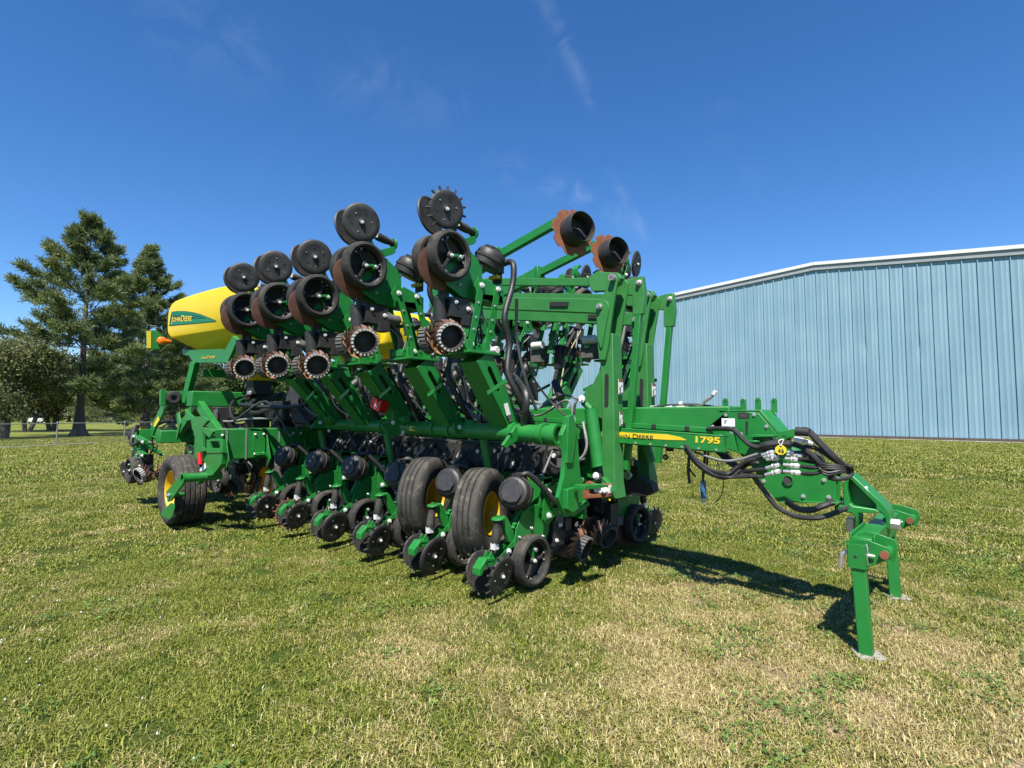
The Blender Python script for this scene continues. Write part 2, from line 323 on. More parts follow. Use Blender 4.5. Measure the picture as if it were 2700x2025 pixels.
CLOVER = mt

def blade_clump(name, nb, size, hmin, hmax, wd, seed, force=None, flat=1.):
    r = np.random.default_rng(seed); V = []; Fq = []; T = []; K = []
    base = (r.random((nb, 2))-.5)*size
    # tufts: pull blades together
    cen = (r.random((max(4, nb//14), 2))-.5)*size; idx = r.integers(0, len(cen), nb); base = base*.45+cen[idx]*.55
    ang = r.random(nb)*2*np.pi; h = hmin+(hmax-hmin)*r.random(nb)**1.5; lean = (.35+1.5*r.random(nb)**1.1)*h*flat; wd_ = wd*(.6+.8*r.random(nb))
    tint = r.random(nb); pick = r.random(nb) if force is None else np.full(nb, force)
    for i in range(nb):
        d = np.array([math.cos(ang[i]), math.sin(ang[i])]); s_ = np.array([-d[1], d[0]])*wd_[i]*.5
        p0 = base[i]; p1 = p0+d*lean[i]*.35; p2 = p0+d*lean[i]
        z1 = h[i]*.62; z2 = h[i]*max(.25, 1-.22*(lean[i]/h[i])**2); o = len(V)
        V += [(p0[0]-s_[0], p0[1]-s_[1], -.005), (p0[0]+s_[0], p0[1]+s_[1], -.005), (p1[0]+s_[0]*.85, p1[1]+s_[1]*.85, z1), (p1[0]-s_[0]*.85, p1[1]-s_[1]*.85, z1),
              (p2[0]+s_[0]*.25, p2[1]+s_[1]*.25, z2), (p2[0]-s_[0]*.25, p2[1]-s_[1]*.25, z2)]
        Fq += [(o, o+1, o+2, o+3), (o+3, o+2, o+4, o+5)]; T += [tint[i]]*6; K += [pick[i]]*6
    me = bulk(name, np.array(V), np.array(Fq), BLADE, {'tint': T, 'pick': K})
    return bpy.data.objects.new(name, me)
def clover_clump(name, nb, size, seed):
    r = np.random.default_rng(seed); V = []; Fq = []; T = []
    for i in range(nb):
        c = (r.random(2)-.5)*size*(.4+.6*r.random()); z = .018+.022*r.random(); t = r.random(); a0 = r.random()*6.28; tl = (r.random(2)-.5)*.9
        for k in range(3):
            a = a0+k*2.094; rr = .0045+.003*r.random(); d = np.array([math.cos(a), math.sin(a)]); s_ = np.array([-d[1], d[0]])
            o = len(V)
            for q, e in ((0, 0), (.75, .75), (1.9, .55), (2.0, 0), (1.9, -.55), (.75, -.75)):
                p = d*rr*q+s_*rr*e; V.append((c[0]+p[0], c[1]+p[1], z+p[0]*tl[0]+p[1]*tl[1]-.1*abs(e)*rr))
            Fq += [(o, o+1, o+2, o+3), (o, o+3, o+4, o+5)]; T += [t]*6
    return bpy.data.objects.new(name, bulk(name, np.array(V), np.array(Fq), CLOVER, {'tint': T}))

def scatter(name, region, objs, density, smin, smax, seed, label=None, kind='stuff', noise=None, mat_=None):
    """geometry-node scatter of small ground cover over the flat polygon `region`"""
    me = bpy.data.meshes.new(name); me.from_pydata([(x, y, 0) for x, y in region], [], [tuple(range(len(region)))])
    if mat_: me.materials.append(mat_)
    o = bpy.data.objects.new(name, me); COL.objects.link(o)
    cl = bpy.data.collections.new(name+'_pieces')
    for q in objs: cl.objects.link(q)
    ng = bpy.data.node_groups.new(name, 'GeometryNodeTree')
    ng.interface.new_socket('Geometry', in_out='INPUT', socket_type='NodeSocketGeometry'); ng.interface.new_socket('Geometry', in_out='OUTPUT', socket_type='NodeSocketGeometry')
    nn = ng.nodes.new; ll = ng.links.new
    gi = nn('NodeGroupInput'); go = nn('NodeGroupOutput'); di = nn('GeometryNodeDistributePointsOnFaces'); ip = nn('GeometryNodeInstanceOnPoints'); ci = nn('GeometryNodeCollectionInfo')
    di.inputs['Density'].default_value = density; di.inputs['Seed'].default_value = seed
    ci.inputs['Collection'].default_value = cl; ci.inputs['Separate Children'].default_value = True; ci.inputs['Reset Children'].default_value = True
    ip.inputs['Pick Instance'].default_value = True
    rv = nn('FunctionNodeRandomValue'); rv.data_type = 'FLOAT_VECTOR'; rv.inputs[0].default_value = (-.06, -.06, 0); rv.inputs[1].default_value = (.06, .06, 6.283)
    rs = nn('FunctionNodeRandomValue'); rs.data_type = 'FLOAT'; rs.inputs[2].default_value = smin; rs.inputs[3].default_value = smax; rs.inputs['Seed'].default_value = 5
    ll(gi.outputs[0], di.inputs['Mesh']); ll(di.outputs['Points'], ip.inputs['Points']); ll(ci.outputs[0], ip.inputs['Instance'])
    ll(rv.outputs[0], ip.inputs['Rotation']); ll(rs.outputs[1], ip.inputs['Scale']); ll(ip.outputs[0], go.inputs[0])
    if noise:                                     # (scale, from_min, from_max): patchy density
        po = nn('GeometryNodeInputPosition'); no = nn('ShaderNodeTexNoise'); no.inputs['Scale'].default_value = noise[0]; no.inputs['Detail'].default_value = 3
        mr = nn('ShaderNodeMapRange'); mr.inputs['From Min'].default_value = noise[1]; mr.inputs['From Max'].default_value = noise[2]; mr.inputs['To Max'].default_value = density
        if len(noise) > 3: mr.inputs['To Min'].default_value = noise[3]*density
        ll(po.outputs[0], no.inputs['Vector']); ll(no.outputs['Fac'], mr.inputs['Value']); ll(mr.outputs['Result'], di.inputs['Density'])
    md = o.modifiers.new('scatter', 'NODES'); md.node_group = ng
    tag(o, label=label, kind=kind); return o
def sector(r0, r1, a=52):
    """ring sector in front of the camera, world XY"""
    pts = []
    for rr, rng_ in ((r0, range(-a, a+1, 8)), (r1, range(a, -a-1, -8))):
        for d in rng_:
            v = fwd0*math.cos(R(d))+right*math.sin(R(d)); pts.append((v.x*rr, v.y*rr))
    return pts
near = [blade_clump('grass_tuft', 300, .30, .013, .034, .0042, s_) for s_ in range(6)]
mid = [blade_clump('grass_tuft', 260, .46, .014, .036, .0075, 20+s_) for s_ in range(5)]
farc = [blade_clump('grass_tuft', 200, 1.1, .025, .060, .016, 40+s_) for s_ in range(4)]
scatter('grass', sector(1.3, 6.5), near, 78, .75, 1.2, 1, 'short mown grass, part green and part dried to straw', noise=(2.5, .2, .42, .9))
scatter('grass', sector(6.4, 15), mid, 24, .8, 1.25, 2, 'mown grass round and behind the planter')
scatter('grass', sector(14.8, 44), farc, 4.2, .8, 1.3, 3, 'mown grass towards the fence and the blue building')
straw = [blade_clump('straw', 26, .34, .018, .040, .0036, 90+s_, -1., 1.7) for s_ in range(4)]
tall = [blade_clump('grass_tuft', 110, .17, .022, .058, .0048, 110+s_, 2.) for s_ in range(4)]
scatter('dry_straw', sector(1.3, 9), straw, 9, .7, 1.4, 8, 'pale dead straw lying loose in the mown grass', noise=(1.1, .42, .64, .12))
scatter('tall_grass', sector(1.3, 12), tall, 5, .7, 1.3, 9, 'darker taller tufts of grass in the lawn', noise=(.7, .45, .66, .05))
clv = [clover_clump('clover', 60, .36, 70+s_) for s_ in range(4)]
scatter('clover', sector(1.3, 7.5), clv, 14, .7, 1.1, 4, 'patches of clover leaves in the lawn', noise=(1.3, .47, .66))
# white clover heads on the left of the lawn
r_ = np.random.default_rng(5)
fl = G()
for i in range(9):
    a = i*.7; fl.lathe([(0, .009), (.005, .008), (.0075, .003), (.006, -.003), (.002, -.006)], (0, 0, .045), (math.cos(a)*.2, math.sin(a)*.2, 1), WHITE, 7) if i == 0 else None
fl.cyl((0, 0, 0), (0, 0, .04), .0012, CLOVER, 4)
flo = bpy.data.objects.new('clover_flower', fl.mesh('clover_flower'))
lp = [PU(x, y, 0) if False else (CAM+ray(x, y)*(-H_/ray(x, y).z)) for x, y in ((-40, 1270), (330, 1290), (560, 1700), (-120, 1720))]
scatter('clover_flowers', [(p.x, p.y) for p in lp], [flo], 20, .45, .85, 6, 'small white clover flowers dotted over the left of the lawn', noise=(.8, .47, .6))
# ------------------------------------------------------------------ blue metal building
WD = Vector((-.999, .038, 0)).normalized()           # along the wall, away from its near end
WN = Vector((-WD.y, WD.x, 0)); WN = WN if WN.y < 0 else -WN      # outwards, to the lawn
WB = Vector((.991, 37.243, 0))
mt, n, l, b = newmat('blue_sheet_metal')
tcn = n.new('ShaderNodeTexCoord'); mp = n.new('ShaderNodeMapping'); mp.inputs['Scale'].default_value = (9, 9, .22)
oi = n.new('ShaderNodeObjectInfo'); ge = n.new('ShaderNodeNewGeometry')
l.new(ge.outputs['Position'], mp.inputs['Vector'])
no = n.new('ShaderNodeTexNoise'); no.inputs['Scale'].default_value = 1; no.inputs['Detail'].default_value = 6; l.new(mp.outputs['Vector'], no.inputs['Vector'])
n2 = n.new('ShaderNodeTexNoise'); n2.inputs['Scale'].default_value = .5; n2.inputs['Detail'].default_value = 5; l.new(ge.outputs['Position'], n2.inputs['Vector'])
ad = n.new('ShaderNodeMath'); ad.operation = 'MULTIPLY_ADD'; ad.inputs[1].default_value = .55; l.new(no.outputs['Fac'], ad.inputs[0])
m2 = n.new('ShaderNodeMath'); m2.operation = 'MULTIPLY_ADD'; m2.inputs[1].default_value = .12; l.new(oi.outputs['Random'], m2.inputs[0]); l.new(n2.outputs['Fac'], m2.inputs[2])
m3 = n.new('ShaderNodeMath'); m3.operation = 'MULTIPLY'; m3.inputs[1].default_value = .45; l.new(m2.outputs[0], m3.inputs[0]); l.new(m3.outputs[0], ad.inputs[2])
rp = ramp(n, [(.3, (.150, .258, .332)), (.55, (.188, .308, .380)), (.75, (.24, .36, .43))]); l.new(ad.outputs[0], rp.inputs['Fac'])
l.new(rp.outputs['Color'], b.inputs['Base Color']); b.inputs['Roughness'].default_value = .55; b.inputs['Specular IOR Level'].default_value = .35
BLUE = mt
FASCIA = mat('white_roof_trim', (0.5772, 0.5772, 0.5616), (0.624, 0.624, 0.6162), .45, scale=1.5)
SOFFIT = mat('grey_trim', (0.225, 0.2475, 0.2625), (0.27, 0.2925, 0.3075), .5, scale=2)
FOUND = mat('brown_base_trim', (.060, .045, .036), (.085, .065, .05), .7, scale=3)
CONC = mat('concrete', (0.2448, 0.2304, 0.2016), (0.3024, 0.288, 0.2592), .9, scale=4, bump=.2, bscale=40)
bld = empty('metal_building', WB+WD*14); tag(bld, 'long light blue ribbed metal building with a white roof edge', 'building')
ORG = bld.location
def W(s, z, o=0): return WB+WD*s+WN*o+Vector((0, 0, z))
def roofz(s):                                        # lower edge of the fascia
    return 10.58-(s-9.2)*.047 if s > 9.2 else 10.58-(9.2-s)*.107
PW = .64
def panel_mesh(name, dent=0):
    # profile across the panel: seam rib at the start, two faint ribs between
    xs = [0, .014, .05, .064, .20, .213, .228, .241, .40, .413, .428, .441, PW]
    hs = [0, .07, .07, .0, 0, .008, .008, 0, 0, .008, .008, 0, 0]
    zs = [0, 2.4, 2.425, 4.86, 4.885, 6.9, 8.4, 8.425, 10] if not dent else [0, 2.4, 4.2, 4.5, 4.84, 4.86, 4.9, 5.2, 5.5, 5.9, 6.3, 8.4, 10]
    vs = []; fs = []
    for z in zs:
        for x, h in zip(xs, hs):
            d = 0
            if dent: d = -.06*math.exp(-((z-5.2)/.55)**2)*math.exp(-((x-.05)/.2)**2)
            p = WD*x+WN*(h+d)+Vector((0, 0, z/10)); vs.append(p)
    k = len(xs)
    for i in range(len(zs)-1):
        for j in range(k-1): fs.append((i*k+j, i*k+j+1, (i+1)*k+j+1, (i+1)*k+j))
    g = G(); g.add(vs, fs, BLUE); return g.mesh(name)
pm = panel_mesh('wall_panel'); pd = panel_mesh('wall_panel_dented', 1)
GIRT = .0
for i in range(-9, 61):
    s = i*PW+.1; o = link('wall_panel', pd if i in (6, 10) else pm, bld, W(s, 0)-ORG)
    o.scale = (1, 1, min(roofz(s), roofz(s+PW))+.12)
    if i in (6, 10): o['label'] = 'wall panel with a dent half way up'
g = G()                                             # screw rows and girt lines
for i in range(-9, 61):
    for z in (.35, 2.4, 4.88, 8.42):
        p = W(i*PW+.131, z, .05); g.cyl(p, p+WN*.02, .016, SOFFIT, 6)
build('screws', g, bld)['kind'] = 'stuff'
g = G()
for a, b_ in ((-6.5, 9.2), (9.2, 38.6)):
    A, B = W(a, roofz(a), .12), W(b_, roofz(b_), .12)
    g.prism([A, B, B+Vector((0, 0, .30)), A+Vector((0, 0, .30))], -WN*.5, SOFFIT)
build('gable_trim', g, bld)
g = G()
for a, b_ in ((-6.5, 9.19), (9.21, 38.6)):
    A, B = W(a, roofz(a)+.302, .2), W(b_, roofz(b_)+.302, .2)
    g.prism([A, B, B+Vector((0, 0, .20)), A+Vector((0, 0, .20))], -WN*.7, FASCIA)
build('roof_edge', g, bld)
g = G()
for a, b_ in ((-6.5, 9.2), (9.2, 38.6)):
    A, B = W(a, roofz(a)+.45, -.5), W(b_, roofz(b_)+.45, -.5)
    g.prism([A, B, B+Vector((0, 0, .05)), A+Vector((0, 0, .05))], -WN*40, SOFFIT)
build('roof', g, bld)
g = G(); g.prism([W(-6.5, 0, -.16), W(38.5, 0, -.16), W(38.5, roofz(38.5), -.16), W(9.2, roofz(9.2), -.16), W(-6.5, roofz(-6.5), -.16)], -WN*39, SOFFIT)
build('wall_core', g, bld)
g = G(); g.box(W(16, .0, .055)-Vector((0, 0, -.03)), (45, .06, .30), FOUND, Matrix((WD, -WN, Vector((0, 0, 1)))).transposed()); build('base_trim', g, bld)
g = G(); g.box(W(16, .015, .45), (45.2, .8, .05), CONC, Matrix((WD, -WN, Vector((0, 0, 1)))).transposed()); build('concrete_footing', g, bld)
ORG = Vector((0, 0, 0))

# ------------------------------------------------------------------ fence, path
WIRE = mat('fence_wire', (0.18, 0.1875, 0.1875), (0.24, 0.2475, 0.2475), .45, metal=.5, scale=30)
GALV = mat('dull_fence_pipe', (0.21, 0.217, 0.21), (0.266, 0.273, 0.266), .45, metal=.5, scale=12)
f0 = CAM+ray(122, 963.5)*(-H_/ray(122, 963.5).z); f1 = CAM+ray(268, 956.5)*(-H_/ray(268, 956.5).z)
fd = (f1-f0); span = fd.length; fd.normalize(); fn = Vector((-fd.y, fd.x, 0))
fence = empty('chain_link_fence', f0); tag(fence, 'low chain link fence with thin galvanised posts and a top rail', 'fence'); ORG = fence.location
FH = 1.06
for i in range(-3, 8):
    p = f0+fd*span*i; g = G(); g.cyl(p, p+Vector((0, 0, FH)), .03, GALV, 8); g.lathe([(.036, 0), (.036, .03), (.018, .055), (0, .06)], p+Vector((0, 0, FH-.01)), (0, 0, 1), GALV, 8)
    build('fence_post', g, fence)
a, b_ = f0-fd*span*3, f0+fd*span*7
g = G(); g.cyl(a+Vector((0, 0, FH-.03)), b_+Vector((0, 0, FH-.03)), .021, GALV, 8); build('top_rail', g, fence)
V = []; Fq = []; ln = (b_-a).length; st_ = .11; hh = FH-.05
def strip(p, q, w_):
    d = (q-p).normalized(); s_ = Vector((d.z*fd.x, d.z*fd.y, -(d.x*fd.x+d.y*fd.y)))*w_; o = len(V)
    V.extend([p-s_, p+s_, q+s_, q-s_]); Fq.append((o, o+1, o+2, o+3))
for i in range(int(ln/st_)+10):
    for sg in (1, -1):
        x0 = i*st_; x1 = x0+sg*hh
        if 0 < x0 < ln and 0 < x1 < ln: strip(a+fd*x0+Vector((0, 0, .03))+fn*.025, a+fd*x1+Vector((0, 0, hh))+fn*.025, .0032)
me = bulk('wire_mesh', np.array([tuple(p-ORG) for p in V]), np.array(Fq), WIRE); o = link('wire_mesh', me, fence); o['kind'] = 'stuff'
ORG = Vector((0, 0, 0))
g = G()
q = lambda x, y: CAM+ray(x, y)*(-H_/ray(x, y).z)
pp = [q(x, y) for x, y in ((-60, 971), (30, 967.5), (120, 963), (170, 960.5), (205, 958.5))]
for u0, u1 in ((0, 1), (1, 2), (2, 3), (3, 4)):
    A, B = pp[u0], pp[u1]; s_ = (B-A).cross(Vector((0, 0, 1))).normalized()*.22
    g.add([A-s_+Vector((0, 0, .05)), B-s_+Vector((0, 0, .05)), B+s_+Vector((0, 0, .05)), A+s_+Vector((0, 0, .05))], [(0, 1, 2, 3)], CONC)
tag(build('path', g), kind='structure')

# ------------------------------------------------------------------ trees
def foliage_mat(name, stops, rough=.6, tr=.25):
    mt, n, l, b = newmat(name)
    at = n.new('ShaderNodeAttribute'); at.attribute_name = 'tint'
    rp = ramp(n, stops); l.new(at.outputs['Fac'], rp.inputs['Fac']); l.new(rp.outputs['Color'], b.inputs['Base Color'])
    b.inputs['Roughness'].default_value = rough; b.inputs['Specular IOR Level'].default_value = .25
    t = n.new('ShaderNodeBsdfTranslucent'); l.new(rp.outputs['Color'], t.inputs['Color']); ms = n.new('ShaderNodeMixShader'); ms.inputs['Fac'].default_value = tr
    l.new(b.outputs['BSDF'], ms.inputs[1]); l.new(t.outputs['BSDF'], ms.inputs[2]); l.new(ms.outputs['Shader'], n['Material Output'].inputs['Surface']); return mt
NEEDLE = foliage_mat('pine_needles', [(0, (0.056, 0.09184, 0.0441)), (.5, (0.14, 0.1848, 0.0735)), (.85, (0.2464, 0.2744, 0.084)), (1, (0.3136, 0.3248, 0.0945))], .5, .35)
LEAF = foliage_mat('dull_leaves', [(0, (0.07312, 0.09, 0.0357)), (.6, (0.1575, 0.1688, 0.0651)), (1, (0.2587, 0.2532, 0.1155))], .6, .35)
LEAF2 = foliage_mat('green_leaves', [(0, (0.0198, 0.045, 0.0108)), (.6, (0.0495, 0.0855, 0.0198)), (1, (0.09, 0.135, 0.0315))], .6)
BARK = mat('bark', (.040, .032, .026), (.085, .070, .058), .9, scale=7, bump=.8, bscale=14)
def needle_tufts(C, D, rs, n=11, ln=.30, wd=.035, tint=None):
    """C centres, D axis directions: sprays of narrow needles bunches (triangles as thin quads)"""
    m_ = len(C); ax = D+rs.normal(0, .12, D.shape); ax /= np.linalg.norm(ax, axis=1, keepdims=True)
    dirs = ax[:, None, :]*.75+rs.normal(0, .55, (m_, n, 3)); dirs /= np.linalg.norm(dirs, axis=2, keepdims=True)
    L_ = ln*(.6+.7*rs.random((m_, n, 1))); base = C[:, None, :]+rs.normal(0, .05, (m_, n, 3)); tip = base+dirs*L_
    sd = np.cross(dirs, rs.normal(0, 1, (m_, n, 3))); sd /= np.linalg.norm(sd, axis=2, keepdims=True)+1e-6; sd *= wd
    Q = np.stack([base-sd*.6, base+sd*.6, tip+sd*.5, tip-sd*.5], 2).reshape(-1, 3)
    t = np.repeat(np.clip((tint if tint is not None else rs.random(m_))[:, None]+rs.normal(0, .12, (m_, n)), 0, 1).reshape(-1), 4)
    return Q, t
def pine(name, loc, h, spread, seed, label, group=None, bare=.2, lean=(0, 0), profile=None, dens=1., rot=0):
    rs = np.random.default_rng(seed); root = empty(name, loc); tag(root, label, 'tree', group)
    tg = G(); r0 = h*.0175
    pts = [(lean[0]*t*t, lean[1]*t*t, t*h*.97) for t in np.linspace(0, 1, 9)]
    prof_r = lambda t: r0*(1.0-.93*t)*(1+.6*math.exp(-t*30))
    for i in range(8):
        tg.cyl(Vector(pts[i])-Vector((0, 0, .05)), pts[i+1], prof_r(i/8), BARK, 12, prof_r((i+1)/8), caps=False)
    for k in range(6):                                   # root flare
        a = k*1.05+rs.random(); tg.cyl((math.cos(a)*r0*.9, math.sin(a)*r0*.9, .55*h/15), (math.cos(a)*r0*2.6, math.sin(a)*r0*2.1, -.05), r0*.26, BARK, 7, r0*.34, caps=False)
    Cs = []; Ds = []; Ts = []; bg_ = G()
    z = h*bare; k = 0
    while z < h*.985:
        t = (z/h-bare)/(1-bare); nb = rs.integers(5, 7); a0 = rs.random()*6.28
        for j in range(nb):
            a = a0+j*6.283/nb+rs.normal(0, .22)
            Lb = spread*(min(1, 1.45*(1-t)**1.08)*.95+.035)*(.58+.52*rs.random())*(profile(t, a) if profile else 1)
            if rs.random() < .09: Lb *= .5
            rise = (-.04+.75*t**1.5)+rs.normal(0, .07); zz = z+rs.normal(0, .16)
            c = np.array([lean[0]*(zz/h)**2, lean[1]*(zz/h)**2, zz]); d = np.array([math.cos(a), math.sin(a), rise]); tip_up = .22*Lb
            def bp_(s): return c+d*Lb*s+np.array([0, 0, tip_up*s*s])
            bg_.tube([bp_(0), bp_(.35), bp_(.7), bp_(.97)], max(.012, .045*(1-t)*h/15), BARK, 4, 0, caps=False)
            m_ = int((5+70*(Lb/spread))*dens)
            s = .28+.72*np.sqrt(rs.random(m_)); w_ = .34*Lb*(1.02-.62*s)*np.minimum(1, s*2.0)
            sidev = np.array([-math.sin(a), math.cos(a), 0]); lat = rs.normal(0, .55, m_)*w_
            Cc = np.array([bp_(q_) for q_ in s])+sidev*lat[:, None]+np.array([0, 0, 1.])*(rs.normal(.03, .075, m_)-.06*np.abs(lat))[:, None]
            Dd = np.tile(d*.55+np.array([0, 0, .55]), (m_, 1))+sidev*(lat*1.1)[:, None]
            Cs.append(Cc); Ds.append(Dd); Ts.append(np.clip(.42+.30*(s-.6)+rs.normal(0, .17, m_)+.10*(rs.random()-.5), 0, 1))
        z += h*(.047+.015*rs.random())*(1.15-.55*t)
    C = np.concatenate(Cs); D = np.concatenate(Ds); D /= np.linalg.norm(D, axis=1, keepdims=True); T = np.concatenate(Ts)
    Q, tt = needle_tufts(C, D, rs, tint=T, ln=.36*h/15, wd=.036*h/15)
    o = link('crown', bulk('crown', Q, np.arange(len(Q)).reshape(-1, 4), NEEDLE, {'tint': tt}), root); o['kind'] = 'stuff'
    link('trunk', tg.mesh('trunk'), root); link('limbs', bg_.mesh('limbs'), root)
    root.rotation_euler.z = rot; return root
def copy_tree(o, parent=None):
    c = o.copy(); COL.objects.link(c); c.parent = parent
    for ch in list(o.children): copy_tree(ch, c)
    return c
def leafy(name, loc, h, rad, seed, label, mt_, group=None, n=9000, leaf=.17, trunk=.16, bare=.22, lobes=16, squash=1., stems=1):
    rs = np.random.default_rng(seed); root = empty(name, loc); tag(root, label, 'tree', group); tg = G()
    L_ = []
    for i in range(lobes):
        a = rs.random()*6.28; rr = rad*math.sqrt(rs.random())*.78; t = rs.random()
        zc = h*(bare+.12)+(h*(.86-bare))*t*(1-.45*(rr/rad)**2); L_.append((np.array([math.cos(a)*rr, math.sin(a)*rr, zc]), rad*(.30+.2*rs.random())))
    forks = [(rs.normal(0, .35, 2)*(1 if stems > 1 else .2)) for _ in range(stems)]
    for f in forks:
        b0 = Vector((f[0]*.3, f[1]*.3, -.1)); b1 = Vector((f[0], f[1], h*bare*1.1))
        tg.tube([b0, (b0+b1)/2+Vector((.05, .02, 0)), b1], trunk*(1 if stems == 1 else .7), BARK, 10, 4)
    for c, r in L_:
        f = forks[rs.integers(0, len(forks))]
        tg.tube([(f[0], f[1], h*bare), tuple((np.array([f[0], f[1], h*bare])*.45+c*.55)+rs.normal(0, .15, 3)), tuple(c)], trunk*.28, BARK, 5, 3, caps=False)
    k = n//lobes; Vv = []; T = []
    for c, r in L_:
        dv = rs.normal(0, 1, (k, 3)); dv /= np.linalg.norm(dv, axis=1, keepdims=True); rr = r*(.45+.62*rs.random((k, 1))**.6)
        sub = c+rs.normal(0, r*.5, (9, 3)); pick = rs.integers(0, 9, k)
        p = (c+dv*rr*np.array([1, 1, .8*squash]))*.55+(sub[pick]+dv*r*.42)*.45
        nrm = dv*.5+rs.normal(0, .7, (k, 3))+np.array([0, 0, .3]); nrm /= np.linalg.norm(nrm, axis=1, keepdims=True)
        t1 = np.cross(nrm, rs.normal(0, 1, (k, 3))); t1 /= np.linalg.norm(t1, axis=1, keepdims=True); t2 = np.cross(nrm, t1); sz = leaf*(.5+.7*rs.random((k, 1)))
        Vv.append(np.stack([p-t1*sz*.5, p+t2*sz*.36, p+t1*sz*.5, p-t2*sz*.36], 1).reshape(-1, 3))
        T.append(np.repeat(np.clip(rs.normal(.5, .2, k)+.18*rs.normal(), 0, 1), 4))
    Q = np.concatenate(Vv); tt = np.concatenate(T)
    o = link('crown', bulk('crown', Q, np.arange(len(Q)).reshape(-1, 4), mt_, {'tint': tt}), root); o['kind'] = 'stuff'
    link('trunk', tg.mesh('trunk'), root); return root
def ground_at(x, y): return q(x, y)
def at_depth(x, Z):                                  # ground point under picture column x at depth Z
    d = ray(x, 893.); d = Vector((d.x, d.y, 0)); return d*(Z/(d.dot(fwd0)))
pz = ground_at(170, 942)
pine('white_pine', pz, 15.0, 5.3, 3, 'tallest pine behind the fence, its trunk standing free on the grass', bare=.20, dens=1.35, lean=(0, .2), profile=lambda t, a: 1.0-.22*max(0, math.cos(a-.83)))
p2 = at_depth(314, 47)
pine('white_pine', p2, 16.2, 5.6, 11, 'second tall pine, partly behind the yellow seed tank', bare=.10, dens=1.55, rot=1.)
p3 = at_depth(372, 56)
pine('white_pine', p3, 13.0, 5.0, 15, 'shorter dark pine between the second tall pine and the planter', bare=.05, dens=.9)
leafy('small_tree', at_depth(8, 31), 5.6, 3.4, 21, 'low brown-green tree cut off at the picture edge behind the fence', LEAF, 'low trees by the fence', n=15000, trunk=.26, bare=.20, leaf=.17)
leafy('small_tree', at_depth(58, 43), 7.2, 4.0, 22, 'low brown-green tree standing behind the tree at the picture edge', LEAF, 'low trees by the fence', n=16000, trunk=.22, bare=.16, stems=3, leaf=.19)
leafy('small_tree', at_depth(112, 46), 7.0, 4.4, 23, 'round brown-green tree just left of the tallest pine', LEAF, 'low trees by the fence', n=17000, trunk=.24, bare=.16, stems=3, leaf=.19)
# far trees across the golf course
fp = None
far_labels = ['far pine seen between the two tall pines', 'far pine right of the tallest pine trunk', 'far pine just left of the second pine trunk', 'far pine low behind the planter rear', 'far pine behind the upper rear frame of the planter',
              'far pine at the left behind the low trees', 'far pine hidden mostly by the tallest pine', 'far pine near the white golf cart']
for i, (x, Z, hh_) in enumerate(((228, 88, 11), (196, 96, 10), (268, 92, 11.5), (345, 86, 12), (420, 90, 12.5), (25, 98, 12), (150, 100, 11), (90, 97, 10.5))):
    if fp is None:
        fp = pine('pine_tree', at_depth(x, Z), 11, 5.0, 31, far_labels[i], 'far pines across the golf course', bare=.03, dens=.5); o = fp
    else:
        o = copy_tree(fp); o['label'] = far_labels[i]
    o.location = at_depth(x, Z); o.rotation_euler.z = i*1.3; o.scale = (hh_/11,)*3
ft = None
for i, (x, Z, sc_) in enumerate(((-40, 110, 1.2), (130, 118, 1.0), (255, 116, 1.1), (320, 112, 1.05), (385, 108, 1.2), (470, 112, 1.15), (560, 115, 1.1), (660, 118, 1.2), (760, 116, 1.1), (860, 120, 1.2), (960, 118, 1.15), (1060, 120, 1.1))):
    if ft is None: ft = leafy('shade_tree', at_depth(x, Z), 11, 6.5, 41, '', LEAF2, 'far shade trees along the horizon', n=9000, leaf=.6, bare=.0, lobes=26); o = ft
    else: o = copy_tree(ft)
    o['label'] = ('far green shade tree at the left picture edge', 'far green shade tree behind the low trees', 'far green shade tree just right of the tallest pine trunk', 'far green shade tree just left of the second pine trunk', 'far green shade tree seen under the yellow tank', 'far green shade tree just right of the lamp bracket', 'far green shade tree behind the rear beam of the planter', 'far green shade tree behind the third raised row unit', 'far green shade tree behind the red cylinder lock', 'far green shade tree behind the middle wing arms', 'far green shade tree behind the nearest wing arm', 'far green shade tree beside the left end of the blue building')[i]
    o.location = at_depth(x, Z); o.rotation_euler.z = i*2.1; o.scale = (sc_,)*3
bs = leafy('small_bush', at_depth(268, 58), 1.5, .75, 51, 'small round bush alone on the golf course grass', LEAF2, n=1500, leaf=.14, bare=.05, trunk=.03, lobes=7); bs['category'] = 'bush'

